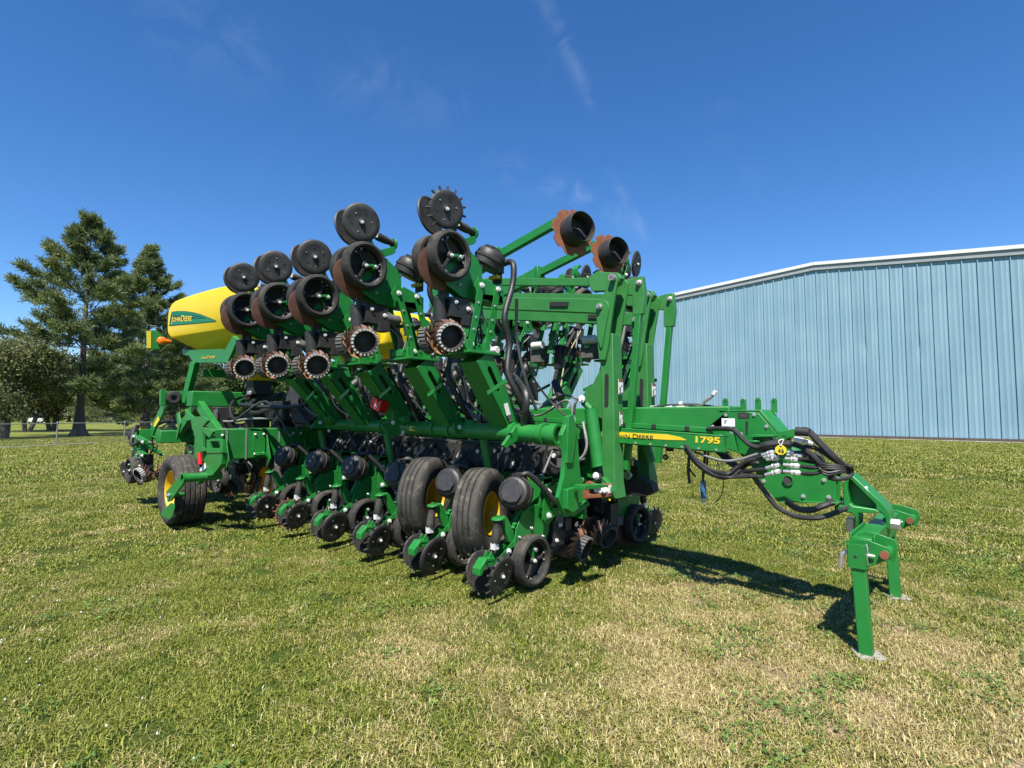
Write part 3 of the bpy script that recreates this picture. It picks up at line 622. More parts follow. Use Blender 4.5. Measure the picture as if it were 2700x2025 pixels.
# golf carts far away
CARTW = mat('cart_white', (.78, .78, .77), (.8, .8, .8), .4); CARTK = mat('cart_dark', (.03, .03, .03), (.04, .04, .04), .6)
def cart(loc, rz, label):
    root = empty('golf_cart', loc, rz); tag(root, label, 'golf cart', 'golf carts across the course')
    g = G(); g.prism([(-1.15, -.55, .35), (1.2, -.55, .35), (1.2, -.55, .62), (.75, -.55, .92), (.35, -.55, .5), (-.1, -.55, .5), (-.2, -.55, .85), (-1.15, -.55, .85)], (0, 1.1, 0), CARTW); link('body', g.mesh('body'), root, bevel=.04)
    g = G(); g.prism([(-1.0, -.6, 1.74), (.75, -.6, 1.74), (.65, -.6, 1.84), (-.9, -.6, 1.84)], (0, 1.2, 0), CARTW); link('roof', g.mesh('roof'), root, bevel=.03)
    g = G()
    for x in (-.85, .65):
        for y in (-.5, .5): g.cyl((x*1.05, y, .8), (x, y, 1.76), .025, CARTK, 6)
    link('roof_post', g.mesh('roof_post'), root)
    g = G(); g.box((-.35, 0, .78), (.5, 1., .14), CARTK); g.box((-.62, 0, 1.05), (.12, 1., .5), CARTK); link('seat', g.mesh('seat'), root)
    g = G(); g.lathe([(.0, -.09), (.2, -.09), (.23, -.05), (.23, .05), (.2, .09), (0, .09)], (0, 0, 0), (0, 1, 0), CARTK, 14); wm = g.mesh('wheel')
    for x in (-.75, .8):
        for y in (-.5, .5): link('wheel', wm, root, (x, y, .23))
cart(at_depth(78, 78), math.atan2(ray(78, 893).y, ray(78, 893).x)+0.25, 'white golf cart between the low trees at the left')
cart(at_depth(222, 102), math.atan2(ray(222, 893).y, ray(222, 893).x)+0.25, 'white golf cart half hidden by the tallest pine trunk')
cart(at_depth(240, 94), math.atan2(ray(240, 893).y, ray(240, 893).x)+0.6, 'white golf cart just right of the tallest pine trunk')
cart(at_depth(295, 94), math.atan2(ray(295, 893).y, ray(295, 893).x)+0.25, 'white golf cart left of the second pine trunk')
# ------------------------------------------------------------------ the planter
def zm(ox, oy, sc): return lambda x, y: ((ox+x/sc)*2212/2700, (oy+y/sc)*2212/2700)
PL = empty('planter', (-4.2, 4.3, 0)); tag(PL, 'big green row crop planter folded for transport with yellow seed tanks', 'planter')
ORG = PL.location.copy()
X_, Y_, Z_ = Vector((1, 0, 0)), Vector((0, 1, 0)), Vector((0, 0, 1))

def tyre_geo(g, o, ax, ro, ri, wd, ribs=4, n=40):
    h = wd/2
    prof = [(ri, -h*.62), (ri+.02, -h*.80), ((ri+ro)/2, -h*1.0), (ro-.05, -h*.97), (ro-.022, -h*.86)]
    xs = np.linspace(-h*.80, h*.80, ribs*6+1)
    for i, x in enumerate(xs):
        k = i % 6; crown = .016*(1-(x/h)**2)
        prof.append((ro-.020+crown-(.022 if k == 0 and 0 < i < len(xs)-1 else 0), x))
    prof += [(ro-.022, h*.86), (ro-.05, h*.97), ((ri+ro)/2, h*1.0), (ri+.02, h*.80), (ri, h*.62)]
    g.lathe(prof, o, ax, TYRE, n)
    return g

# ---- shared meshes of one row unit.  local axes: x across the unit, y forward, z up, origin on the ground under the gauge wheel axle
def gauge_mesh(side):
    g = G(); o = (0, 0, 0); s = side
    rr, w_ = .207, .056
    pr = [(.160, -w_*.9), (.175, -w_), (.196, -w_*.95), (.205, -w_*.55), (.207, 0), (.205, w_*.55), (.198, w_*.9), (.178, w_*1.05), (.163, w_*.95), (.160, w_*.6)]
    g.lathe(pr, o, (s, 0, 0), RUBBER, 40, closed=True)
    g.lathe([(.162, -w_*.2), (.166, w_*.5), (.158, w_*.62), (.150, w_*.5), (.150, -w_*.6), (.12, -w_*.9), (.03, -w_*.9)], o, (s, 0, 0), BLACK, 40)      # rim, and a black inner web added for the shade inside the wheel
    g.lathe([(0, w_*.55), (.026, w_*.55), (.034, w_*.35), (.034, -w_*.4), (0, -w_*.4)], o, (s, 0, 0), BLACK, 16)
    for k in range(3):                                      # three spokes with a forked end
        a = k*2.094+.5; d = Vector((0, math.cos(a), math.sin(a))); t = Vector((0, -math.sin(a), math.cos(a))); xo = Vector((s*w_*.15, 0, 0))
        g.beam(xo+d*.02, xo+d*.115, .020, .022, BLACK, (1, 0, 0))
        for e in (-1, 1):
            g.beam(xo+d*.108, xo+d*.158+t*e*.036, .015, .018, BLACK, (1, 0, 0))
            g.bolt(xo*2+d*.140+t*e*.030, (s, 0, 0), .006, STEEL, .010)
    g.bolt((s*w_*.55, 0, 0), (s, 0, 0), .011, WHITE, .018)
    return g.mesh('gauge_wheel')
GAUGE = {s: gauge_mesh(s) for s in (1, -1)}
def closing_mesh(side, spikes, rust=False):
    g = G(); s = side; mt_ = DISC; r = .162 if not spikes else .152
    g.lathe([(0, .018), (.024, .018), (.030, .008), (.075, .004), (.110, .010), (r-.012, .012), (r, .004), (r+.004, -.004), (r-.004, -.014), (.11, -.012), (.04, -.012), (0, -.014)], (0, 0, 0), (s, 0, 0), mt_, 36)
    if spikes:
        for k in range(15):
            a = k*6.2832/15; d = Vector((0, math.cos(a), math.sin(a)))
            tip = d*(r+.032)+Vector((-s*.008, 0, 0)); g.cyl(d*(r-.012), tip, .0115, RUST if rust else DISC, 6, .009)
        if rust: g.lathe([(r+.002, .006), (r+.006, 0), (r+.002, -.012)], (0, 0, 0), (s, 0, 0), RUST, 36)
    for k in range(6):
        a = k*1.047; g.cyl((s*.002, math.cos(a)*.088, math.sin(a)*.088), (s*.0125, math.cos(a)*.088, math.sin(a)*.088), .006, INK if k % 2 else STEEL, 6)
    g.bolt((s*.018, 0, 0), (s, 0, 0), .0105, WHITE, .016)
    return g.mesh('closing_wheel')
CLOSE = {(s, k): closing_mesh(s, k > 0, k == 2) for s in (1, -1) for k in (0, 1, 2)}
def opener_mesh():
    g = G()
    for s in (1, -1):
        m4 = Matrix.Rotation(s*R(4), 3, 'Z'); ax = m4 @ Vector((s, 0, 0)); o = Vector((s*.014, .092, .158))
        g.lathe([(0, .006), (.05, .006), (.06, .002), (.180, .002), (.185, 0), (.180, -.002), (0, -.002)], o, ax, CRUST, 40)
    return g.mesh('opener_disc')
OPEN = opener_mesh()
def cleaner_mesh(side, white):
    """row cleaner: curved rusty fingers outside a lugged depth band"""
    g = G(); s = side
    g.lathe([(.090, -.03), (.097, -.034), (.104, -.03), (.104, .03), (.097, .034), (.090, .03)], (s*.045, 0, 0), (s, 0, 0), RUBBER, 36, closed=True)
    g.lathe([(.091, -.028), (.05, -.024), (.03, -.010), (0, -.010)], (s*.045, 0, 0), (s, 0, 0), INK, 24)
    for k in range(21):                                    # lugs of the band
        a = k*6.2832/21; d = Vector((0, math.cos(a), math.sin(a))); t = Vector((0, -math.sin(a), math.cos(a)))
        g.beam(d*.102+Vector((s*.014, 0, 0))+t*.006, d*.106+Vector((s*.078, 0, 0))-t*.006, .019, .016, LUG if white else DUSTG, d)
    n = 13
    for k in range(n):                                     # fingers
        a = k*6.2832/n; pts = []
        for rr, da in ((.070, 0), (.098, .06), (.122, .20), (.143, .42)):
            pts.append((rr, a+da))
        ou = [Vector((0, math.cos(t)*rr, math.sin(t)*rr)) for rr, t in pts]
        w_ = [.022, .024, .019, .004]; L1 = []; L2 = []
        for i, p in enumerate(ou):
            q_ = ou[min(i+1, 3)]-ou[max(i-1, 0)]; nrm = Vector((0, -q_.z, q_.y)).normalized()
            xo = Vector((-s*(.006+.05*(i/3)**2), 0, 0)); L1.append(p+nrm*w_[i]+xo); L2.append(p-nrm*w_[i]+xo)
        for i in range(3): g.prism([L1[i], L2[i], L2[i+1], L1[i+1]], (s*.006, 0, 0), CRUST if white else FINGER)  # wheel on the camera side darker: shade and wear put into its colour
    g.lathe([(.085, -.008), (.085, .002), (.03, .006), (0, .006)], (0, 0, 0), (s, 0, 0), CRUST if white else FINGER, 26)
    return g.mesh('row_cleaner')
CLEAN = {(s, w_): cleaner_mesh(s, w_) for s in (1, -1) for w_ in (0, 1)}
def shank_mesh():
    g = G()
    side = [(-.16, .33), (-.13, .47), (-.06, .58), (.03, .63), (.16, .635), (.30, .60), (.30, .40), (.22, .22), (.10, .20), (-.02, .30)]
    for s in (1, -1): g.prism([(s*.038-.005, y, z) for y, z in side], (.010, 0, 0), GREEN)
    g.box((0, .12, .50), (.074, .34, .20), GREEN)
    rack = [(-.145, .42), (-.105, .53), (-.03, .615), (.03, .64), (.03, .612), (-.02, .588), (-.085, .515), (-.12, .41)]
    g.prism([(-.012, y, z+.012) for y, z in rack], (.024, 0, 0), GREEN)
    for k in range(6):                                      # notches of the depth quadrant
        t = k/5; y = -.135+.13*t; z = .455+.155*t-.03*(1-t)*t; g.box((0, y, z+.024), (.052, .010, .018), GREEN, Matrix.Rotation(-.8, 3, 'X'))
    g.cyl((-.10, 0, .30), (.12, 0, .30), .024, GREEN, 12); g.cyl((.12, 0, .30), (.15, 0, .295), .016, STEEL, 10); g.cyl((-.10, 0, .30), (-.15, 0, .295), .016, STEEL, 10)
    for s in (1, -1):                                       # gauge wheel arms
        g.beam((s*.105, -.02, .31), (s*.105, 0, .208), .022, .035, GREEN, (1, 0, 0)); g.cyl((s*.06, 0, .207), (s*.125, 0, .207), .014, STEEL, 8)
    g.box((0, .235, .70), (.17, .13, .30), GREEN); g.prism([(-.085, .10, .62), (-.085, .17, .86), (-.085, .29, .86), (-.085, .29, .55)], (.01, 0, 0), GREEN)
    g.prism([(.075, .10, .62), (.075, .17, .86), (.075, .29, .86), (.075, .29, .55)], (.01, 0, 0), GREEN)
    g.bolt((.092, .20, .56), X_, .011); g.bolt((.048, .05, .45), X_, .011); g.bolt((.048, .2, .36), X_, .009); g.bolt((.048, -.1, .40), X_, .009)
    g.box((.0, -.02, .648), (.045, .05, .008), WHITE)
    return g.mesh('shank')
SHANK = shank_mesh()
def closing_arm_mesh():
    g = G()
    for s in (1, -1):
        g.prism([(s*.034-.004, -.10, .42), (s*.034-.004, -.06, .38), (s*.034-.004, -.16, .33), (s*.034-.004, -.36, .215), (s*.034-.004, -.44, .235), (s*.034-.004, -.45, .262), (s*.034-.004, -.34, .27)], (.008, 0, 0), GREEN)
        g.bolt((s*.04, -.22, .31), (s, 0, 0), .016, WHITE, .022)
    g.prism([(-.042, -.37, .290), (-.042, -.47, .300), (-.042, -.535, .235), (-.042, -.535, .185), (-.042, -.515, .185), (-.042, -.46, .275), (-.042, -.37, .268)], (.084, 0, 0), GREEN)
    g.prism([(-.03, -.43, .295), (-.03, -.40, .345), (-.03, -.36, .28)], (.008, 0, 0), GREEN); g.prism([(.022, -.43, .295), (.022, -.40, .345), (.022, -.36, .28)], (.008, 0, 0), GREEN)
    g.prism([(-.02, -.10, .36), (-.02, -.19, .37), (-.02, -.27, .56), (-.02, -.23, .585), (-.02, -.20, .56)], (.04, 0, 0), GREEN)   # bracket up to the cap
    return g.mesh('closing_arm')
CARM = closing_arm_mesh()
def spring_mesh():
    g = G()
    g.lathe([(0, -.012), (.050, -.012), (.054, -.004), (.050, .004), (.014, .008), (.014, .022), (0, .022)], (0, -.30, .575), (0, -.12, 1), GREEN, 20)
    g.lathe([(0, 0), (.034, 0), (.038, .02), (.036, .10), (.030, .13), (.030, .19), (0, .19)], (0, -.33, .385), (0, .15, 1), RUBBER, 18)
    g.box((0, -.335, .365), (.045, .05, .05), WHITE)
    return g.mesh('down_spring')
SPRING = spring_mesh()
def meter_mesh():
    g = G(); o = Vector((.015, -.115, .755)); ax = Vector((.35, -.86, .28)).normalized()
    g.lathe([(0, -.10), (.115, -.10), (.132, -.08), (.135, 0), (.128, .045), (.118, .058), (.100, .062), (.085, .078), (0, .080)], o, ax, BLACK, 32)
    g.lathe([(.134, -.03), (.142, -.025), (.142, -.005), (.134, 0)], o, ax, RUBBER, 32)
    b_ = ax.orthogonal().normalized(); c_ = ax.cross(b_)
    up_ = Vector((0, .3, 1)); up_ = (up_-ax*up_.dot(ax)).normalized(); sd = ax.cross(up_)
    f = [(-.06, .03), (-.085, -.02), (-.06, -.075), (0, -.09), (.06, -.075), (.085, -.02), (.06, .03), (.03, .095), (-.03, .095)]
    g.prism([o+ax*.075+sd*a+up_*b for a, b in f], ax*.016, BLACK)
    g.box(o+up_*.14-ax*.03, (.09, .09, .05), BLACK); g.box(o+up_*.145-ax*.115, (.10, .03, .055), YELLOW); g.box(o+up_*.18-ax*.115, (.11, .10, .016), BLACK)
    return g.mesh('seed_meter')
METER = meter_mesh()
def drive_mesh():
    """black hoses, motors and brackets between the shank and the row cleaner"""
    g = G(); rs = random.Random(3)
    g.box((0, .40, .36), (.14, .16, .22), BLACK); g.cyl((-.02, .33, .20), (-.02, .52, .22), .055, BLACK, 14); g.cyl((.05, .42, .44), (.05, .42, .60), .045, DUSTG, 14)
    g.box((.05, .50, .42), (.10, .09, .10), BLACK); g.box((.055, .545, .42), (.035, .01, .04), DUSTG); g.box((.0, .56, .30), (.05, .26, .05), BLACK); g.cyl((-.09, .66, .207), (.09, .66, .207), .016, BLACK, 10)
    g.beam((.0, .46, .33), (.0, .66, .21), .035, .06, BLACK)
    g.bolt((.08, .40, .43), X_, .014, WHITE); g.bolt((.072, .36, .30), X_, .012, WHITE); g.box((-.06, .30, .28), (.03, .12, .10), DUSTG)
    for k in range(5):
        x = rs.uniform(-.09, .09); g.tube([(x, .36, .45), (x*1.4, .43+rs.uniform(-.04, .04), .60), (x*.6+.03, .55, .66+rs.uniform(-.05, .08)), (x*.3, .72, .66)], .008, HOSE if k % 2 else GHOSE, 6, 4)
    return g.mesh('row_drive')
DRIVE = drive_mesh()
def link_mesh(dz):
    g = G()
    for s in (1, -1):
        for z0 in (.545, .745):
            a, b = Vector((s*.115, .185, z0)), Vector((s*.115, .70, z0+dz-.02)); d = (b-a).normalized(); nn_ = Vector((0, -d.z, d.y))
            w1, w2 = .030, .040
            g.prism([a-d*.03-nn_*w1, b+d*.03-nn_*w1, b+d*.03+nn_*w1, (a+b)/2+nn_*w2, a-d*.03+nn_*w1], (s*.010, 0, 0), GREEN)
            g.prism([a-d*.03+nn_*(w1-.008), b+d*.03+nn_*(w1-.008), b+d*.03+nn_*w1, a-d*.03+nn_*w1], (-s*.05, 0, 0), GREEN)
            for p in (a, b): g.bolt(p+Vector((s*.008, 0, 0)), (s, 0, 0), .017, WHITE, .024)
            for t in (.3, .55, .75): g.bolt(a+(b-a)*t+Vector((s*.008, 0, 0)), (s, 0, 0), .009, STEEL, .012)
    g.beam((-.11, .45, .6+dz*.5), (.11, .45, .6+dz*.5), .03, .03, GREEN)
    g.prism([(-.115, .20, .47), (-.115, .12, .52), (-.115, .16, .80), (-.115, .235, .82), (-.115, .26, .50)], (.012, 0, 0), GREEN); g.prism([(.103, .20, .47), (.103, .12, .52), (.103, .16, .80), (.103, .235, .82), (.103, .26, .50)], (.012, 0, 0), GREEN)
    return g.mesh('parallel_arm')
LINKS = {}
def hose_mesh(kind):
    g = G()
    if kind == 'low': g.tube([(.02, -.05, .885), (.06, 0, .90), (.12, .10, .80), (.17, .22, .66), (.17, .36, .62), (.10, .55, .70)], .024, HOSE, 10, 6)
    else: g.tube([(.02, -.05, .885), (.10, -.02, .93), (.17, .05, .92), (.19, .25, .86), (.20, .55, .80), (.22, .85, .76), (.16, 1.05, .72)], .024, HOSE, 10, 6)
    return g.mesh('vacuum_hose')
VHOSE = {k: hose_mesh(k) for k in ('low', 'up')}
UNIT_LABEL = {}
def row_unit(loc, rot, dz, spikes=(1, 1), white=0, vac='low', full=True, label=None, tilt=0):
    """body mesh plus its wheels, discs and arms as sub-parts"""
    u = link('row_unit', SHANK, PL, Vector(loc)-ORG, rot, bevel=.004)
    if label: u['label'] = label
    if dz not in LINKS: LINKS[dz] = link_mesh(dz)
    link('parallel_arm', LINKS[dz], u); link('seed_meter', METER, u); link('opener_disc', OPEN, u); link('row_drive', DRIVE, u)
    ca = Vector((0, -.37, .165))
    for s, k in ((1, spikes[0]), (-1, spikes[1])):
        link('gauge_wheel', GAUGE[s], u, (s*.094, 0, .207), (rng.random()*6, 0, 0) if False else Euler((rng.random()*6, 0, s*R(2)), 'XYZ'))
        link('closing_wheel', CLOSE[s, k], u, ca+Vector((s*.104, 0, 0)), Matrix.Rotation(s*R(13), 3, 'Y').to_4x4() @ Matrix.Rotation(s*R(9), 4, 'Z') @ Matrix.Rotation(rng.random()*6, 4, 'X') if False else (Matrix.Rotation(-s*R(-13), 4, 'Y') @ Matrix.Rotation(s*R(8), 4, 'Z') @ Matrix.Rotation(rng.random()*6, 4, 'X')).to_euler())
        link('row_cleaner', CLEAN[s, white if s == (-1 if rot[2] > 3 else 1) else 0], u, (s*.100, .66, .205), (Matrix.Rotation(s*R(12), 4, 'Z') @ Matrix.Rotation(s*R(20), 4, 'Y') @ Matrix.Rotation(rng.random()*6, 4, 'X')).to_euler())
    link('closing_arm', CARM, u, bevel=.003); link('down_spring', SPRING, u); (vac and link('vacuum_hose', VHOSE[vac], u))
    return u
PITCH = .765
LOWSP = [(1, 1), (0, 1), (1, 1), (0, 1), (1, 2), (1, 1)]
for k in range(6):                                          # near wing, lower rank
    row_unit((-2.94-PITCH*k, 3.365-.03*k, .055+.02*k), (0, 0, 0), .06, LOWSP[k], 0, label='row unit with rusty spiked closing wheel' if k == 4 else None)
    row_unit((-3.02-PITCH*k, 5.22+.03*k, .06+.02*k), (0, 0, math.pi), .06, (1, 1), 0)
ug = [(2.79, 2.73, -.10), (2.49, 2.73, .20), (2.465, 2.575, .20), (2.43, 2.62, .20), (2.40, 2.635, .20), (2.38, 2.64, .20)]
for k in range(6):                                          # upper ranks, turned with the soil side outwards
    v, z, dz = ug[k]
    if k < 5: row_unit((-3.32-PITCH*k, v-.207, z), (R(-90), 0, 0), dz, (1, 0) if k == 0 else (0, 0), 1, None, label='raised row unit with a spiked closing wheel' if k == 0 else None)
    row_unit((-3.32-PITCH*k, 5.78+.207+.03*k, 2.93-.02*k), (R(-90), 0, math.pi), .20, (0, 0), 1, None)

# ---- wing frames
def wing(sg):
    mir = (lambda p: Vector(p)) if sg > 0 else (lambda p: Vector((p[0], 8.56-p[1], p[2]+.13)))
    g = G(); a, b = mir((-2.62, 3.40, 1.285)), mir((-7.1, 3.56, 1.33)); g.cyl(a, b, .074, GREEN, 24)
    for u_ in (-2.72, -3.05, -3.9, -4.15, -4.9, -5.1, -5.65):
        t = (u_+2.62)/(-4.48); p = a+(b-a)*t; d = (b-a).normalized(); g.cyl(p, p+d*.05, .088, GREEN, 24)
    build('hinge_tube', g, PL)
    for k in range(5 if sg > 0 else 6):
        top, bot = mir((-3.21-PITCH*k, 3.06-.02*k, 1.93)), mir((-3.21-PITCH*k, 3.46+.02*k, 1.33)); d = (bot-top).normalized(); nrm = Vector((0, -d.z, d.y))
        g = G(); hw, ht = .11, .095
        wx = [(-1, -1), (1, -1), (1, 1), (-1, 1)]
        for s in (-1, 1):                                   # side plates with a slot each
            x = s*(hw-.006)
            def pl(t, h): return top+d*t+nrm*h+Vector((x-.006, 0, 0))
            ln_ = (bot-top).length
            o_ = [(0, -ht), (ln_, -ht*.8), (ln_+.02, ht*.8), (0, ht)]
            h_ = [(.12, -.022), (.33, -.022), (.35, 0), (.33, .022), (.12, .022), (.10, 0)]
            # outline split in two halves round the slot
            g.prism([pl(*q_) for q_ in [(0, -ht), (ln_, -ht*.8), (ln_, 0), (.35, 0), (.33, -.022), (.12, -.022), (.10, 0), (0, 0)]], (.012, 0, 0), GREEN)
            g.prism([pl(*q_) for q_ in [(0, 0), (.10, 0), (.12, .022), (.33, .022), (.35, 0), (ln_, 0), (ln_+.02, ht*.8), (0, ht)]], (.012, 0, 0), GREEN)
        g.prism([top+nrm*(-sg*ht)+Vector((-hw, 0, 0)), top+nrm*(-sg*ht)+Vector((hw, 0, 0)), bot+nrm*(-sg*ht*.8)+Vector((hw, 0, 0)), bot+nrm*(-sg*ht*.8)+Vector((-hw, 0, 0))], nrm*.012*sg, GREEN)
        g.prism([top+nrm*(sg*ht)+Vector((-hw, 0, 0)), top+nrm*(sg*ht)+Vector((hw, 0, 0)), bot+nrm*(sg*ht*.8)+Vector((hw, 0, 0)), bot+nrm*(sg*ht*.8)+Vector((-hw, 0, 0))], -nrm*.012*sg, GREEN)
        build('wing_arm', g, PL, bevel=.003)
        g = G(); c = mir((-3.30-PITCH*k, 3.06-.02*k, 1.955)); g.box(c, (.44, .36, .022), GREEN); g.box(c+Vector((0, 0, .05)), (.16, .30, .05), GREEN)
        for s in (-1, 1):
            for y in (-.10, .10): g.box(c+Vector((s*.128, y, .055)), (.03, .07, .10), GREEN)
        for j in range(5): g.box(c+Vector((.0, -.12+.06*j, .083)), (.17, .022, .02), GREEN)
        build('mount_plate', g, PL, bevel=.003)
        # hose carrier rod and strap
        g = G(); p = mir((-3.02-PITCH*k, 3.05, 1.62)); g.beam(p+Vector((-.02, 0, 0)), p+Vector((.20, -.02*sg, .09)), .012, .035, GREEN); build('hose_bracket', g, PL)
        if sg < 0 and k < 5:
            g = G(); p = a+(b-a)*((-.42-PITCH*k)/(-4.48) if k else .09)
            f = [(0, -.16), (.0, .04), (.06, .12), (.10, .05), (.06, -.02), (.12, -.10)]
            g.prism([p+Vector((.04, (q_[0]-.03)*-sg*1.2, q_[1])) for q_ in f], (.018, 0, 0), GREEN); g.cyl(p+Vector((.05, -.10*sg, -.02)), p+Vector((.12, -.10*sg, -.02)), .025, GREEN, 10); g.bolt(p+Vector((.06, -.08*sg, -.11)), X_, .012, WHITE)
            build('tube_clamp', g, PL, bevel=.003)
    g = G(); g.beam(mir((-2.86, 4.12, .70)), mir((-7.3, 3.98, .82)), .17, .17, GREEN); build('lower_toolbar', g, PL, bevel=.01)
    for k in range(6):
        g = G(); c = mir((-2.94-PITCH*k, 4.06, .68)); g.box(c, (.30, .04, .36), GREEN); g.box(c+Vector((0, .07*sg, .12)), (.22, .12, .03), GREEN); build('unit_bracket', g, PL, bevel=.003)
    for u_ in (-3.55, -5.1, -6.6):                            # lift cylinders under the tube
        g = G(); p = mir((u_, 3.50, 1.24)); q_ = mir((u_+.02, 3.56, .90)); g.cyl(p, q_, .040, GREEN, 16); g.cyl(q_, mir((u_+.02, 3.58, .72)), .018, STEEL, 10); build('lift_cylinder', g, PL)
wing(1); wing(-1)
Z5 = zm(800, 900, 4.148)
for u_, ou in ((-4.55, [(850, 910), (955, 882), (985, 830), (975, 790), (1000, 750), (1042, 760), (1060, 800), (1050, 900), (1056, 1022), (960, 1040), (920, 1020), (900, 970)]), (-6.05, [(78, 945), (190, 805), (216, 790), (214, 870), (245, 905), (232, 950), (105, 955)]), (-3.72, [(1640, 900), (1700, 880), (1760, 885), (1770, 1020), (1660, 1010)])):
    g = G(); g.prism([PU(*Z5(x, y), u_) for x, y in ou], (-.025, 0, 0), GREEN); p = PU(*Z5(sum(x for x, y in ou)/len(ou), sum(y for x, y in ou)/len(ou)), u_); g.bolt(p, X_, .016, WHITE); g.cyl(p+Vector((0, .10, .03)), p+Vector((.10, .10, .03)), .04, GREEN, 14); g.bolt(p+Vector((.03, .10, -.10)), X_, .014, WHITE); build('tube_clamp', g, PL, bevel=.003)
# near end of the wing: bright flange, pipe end and the tall end plate
g = G(); T = lambda x, y, u_: PU(x, y, u_)
g.prism([T(1087, 962, -2.98), T(1093, 968, -2.98), T(1118, 952, -2.98), T(1122, 926, -2.98), T(1115, 921, -2.98), T(1110, 928, -2.98)], (-.03, 0, 0), GREEN); build('flange', g, PL, bevel=.003)
g = G(); pa = Vector((-2.60, 3.40, 1.285)); g.lathe([(.074, -.06), (.090, -.06), (.090, .02), (.068, .02), (.066, -.10)], pa, (1, 0, 0), GREEN, 28); g.lathe([(0, 0), (.066, 0)], pa+Vector((-.09, 0, 0)), (1, 0, 0), INK, 20); build('tube_end', g, PL)
g = G()
pl = [(1213, 1095), (1207, 1075), (1218, 1030), (1222, 985), (1214, 940), (1228, 905), (1240, 905), (1248, 935), (1252, 1000), (1256, 1045), (1258, 1075), (1240, 1112), (1224, 1118)]
g.prism([T(x, y, -2.46) for x, y in pl], (-.04, 0, 0), GREEN)
g.prism([T(x, y, -2.42) for x, y in ((1226, 1058), (1248, 1052), (1252, 1098), (1238, 1108), (1226, 1100))], (-.05, 0, 0), GREEN)
g.beam(T(1232, 1112, -2.5), T(1268, 1086, -2.45), .06, .03, GREEN); build('wing_end_plate', g, PL, bevel=.004)
g = G(); g.prism([T(x, y, -2.40) for x, y in ((1240, 1046), (1286, 1044), (1290, 1050), (1240, 1056))], (.10, 0, 0), GREEN); g.prism([T(x, y, -2.44) for x, y in ((1228, 900), (1240, 895), (1246, 930), (1238, 1000), (1226, 1000))], (-.05, 0, 0), GREEN); build('end_bracket', g, PL, bevel=.003)
# rusty latch at the foot of the post
g = G()
A_ = [(1258, 1040), (1312, 1046), (1312, 1052), (1270, 1052), (1270, 1068), (1312, 1066), (1312, 1074), (1258, 1078)]
g.prism([P(x, y, 3.90) for x, y in A_], (0, .09, 0), RUST); build('latch_block', g, PL, bevel=.004)
g = G(); g.prism([P(x, y, 3.92) for x, y in ((1280, 1050), (1316, 1048), (1316, 1066), (1284, 1064))], (0, .04, 0), WHITE); g.bolt(P(1306, 1058, 3.90), (0.5, -1, 0), .022, WHITE, .03); build('latch_pin', g, PL, bevel=.003)

# ---- wing tyres
def wing_tyre(c):
    r = link('wing_tyre', tyre_geo(G(), (0, 0, 0), X_, .392, .178, .245, 4).mesh('wing_tyre'), PL, Vector(c)-ORG, (0, 0, R(22) if c[1] < 4 else R(-22)))
    g = G(); g.lathe([(.178, .075), (.190, .088), (.178, .098), (.166, .08), (.156, -.06), (.10, -.09), (.075, -.05), (.05, -.04), (0, -.04)], (0, 0, 0), X_, YRIM, 32); g.lathe([(.178, -.075), (.190, -.088), (.166, -.08), (.158, 0)], (0, 0, 0), X_, YRIM, 32)
    for k in range(6): a = k*1.047; g.bolt((-.08, math.cos(a)*.085, math.sin(a)*.085), X_, .010)
    link('rim', g.mesh('rim'), r)
for c in ((-3.31, 3.25, .60), (-4.08, 3.27, .65)): wing_tyre(c)
for c in ((-3.45, 5.45, .62), (-4.2, 5.42, .66)): wing_tyre(c)

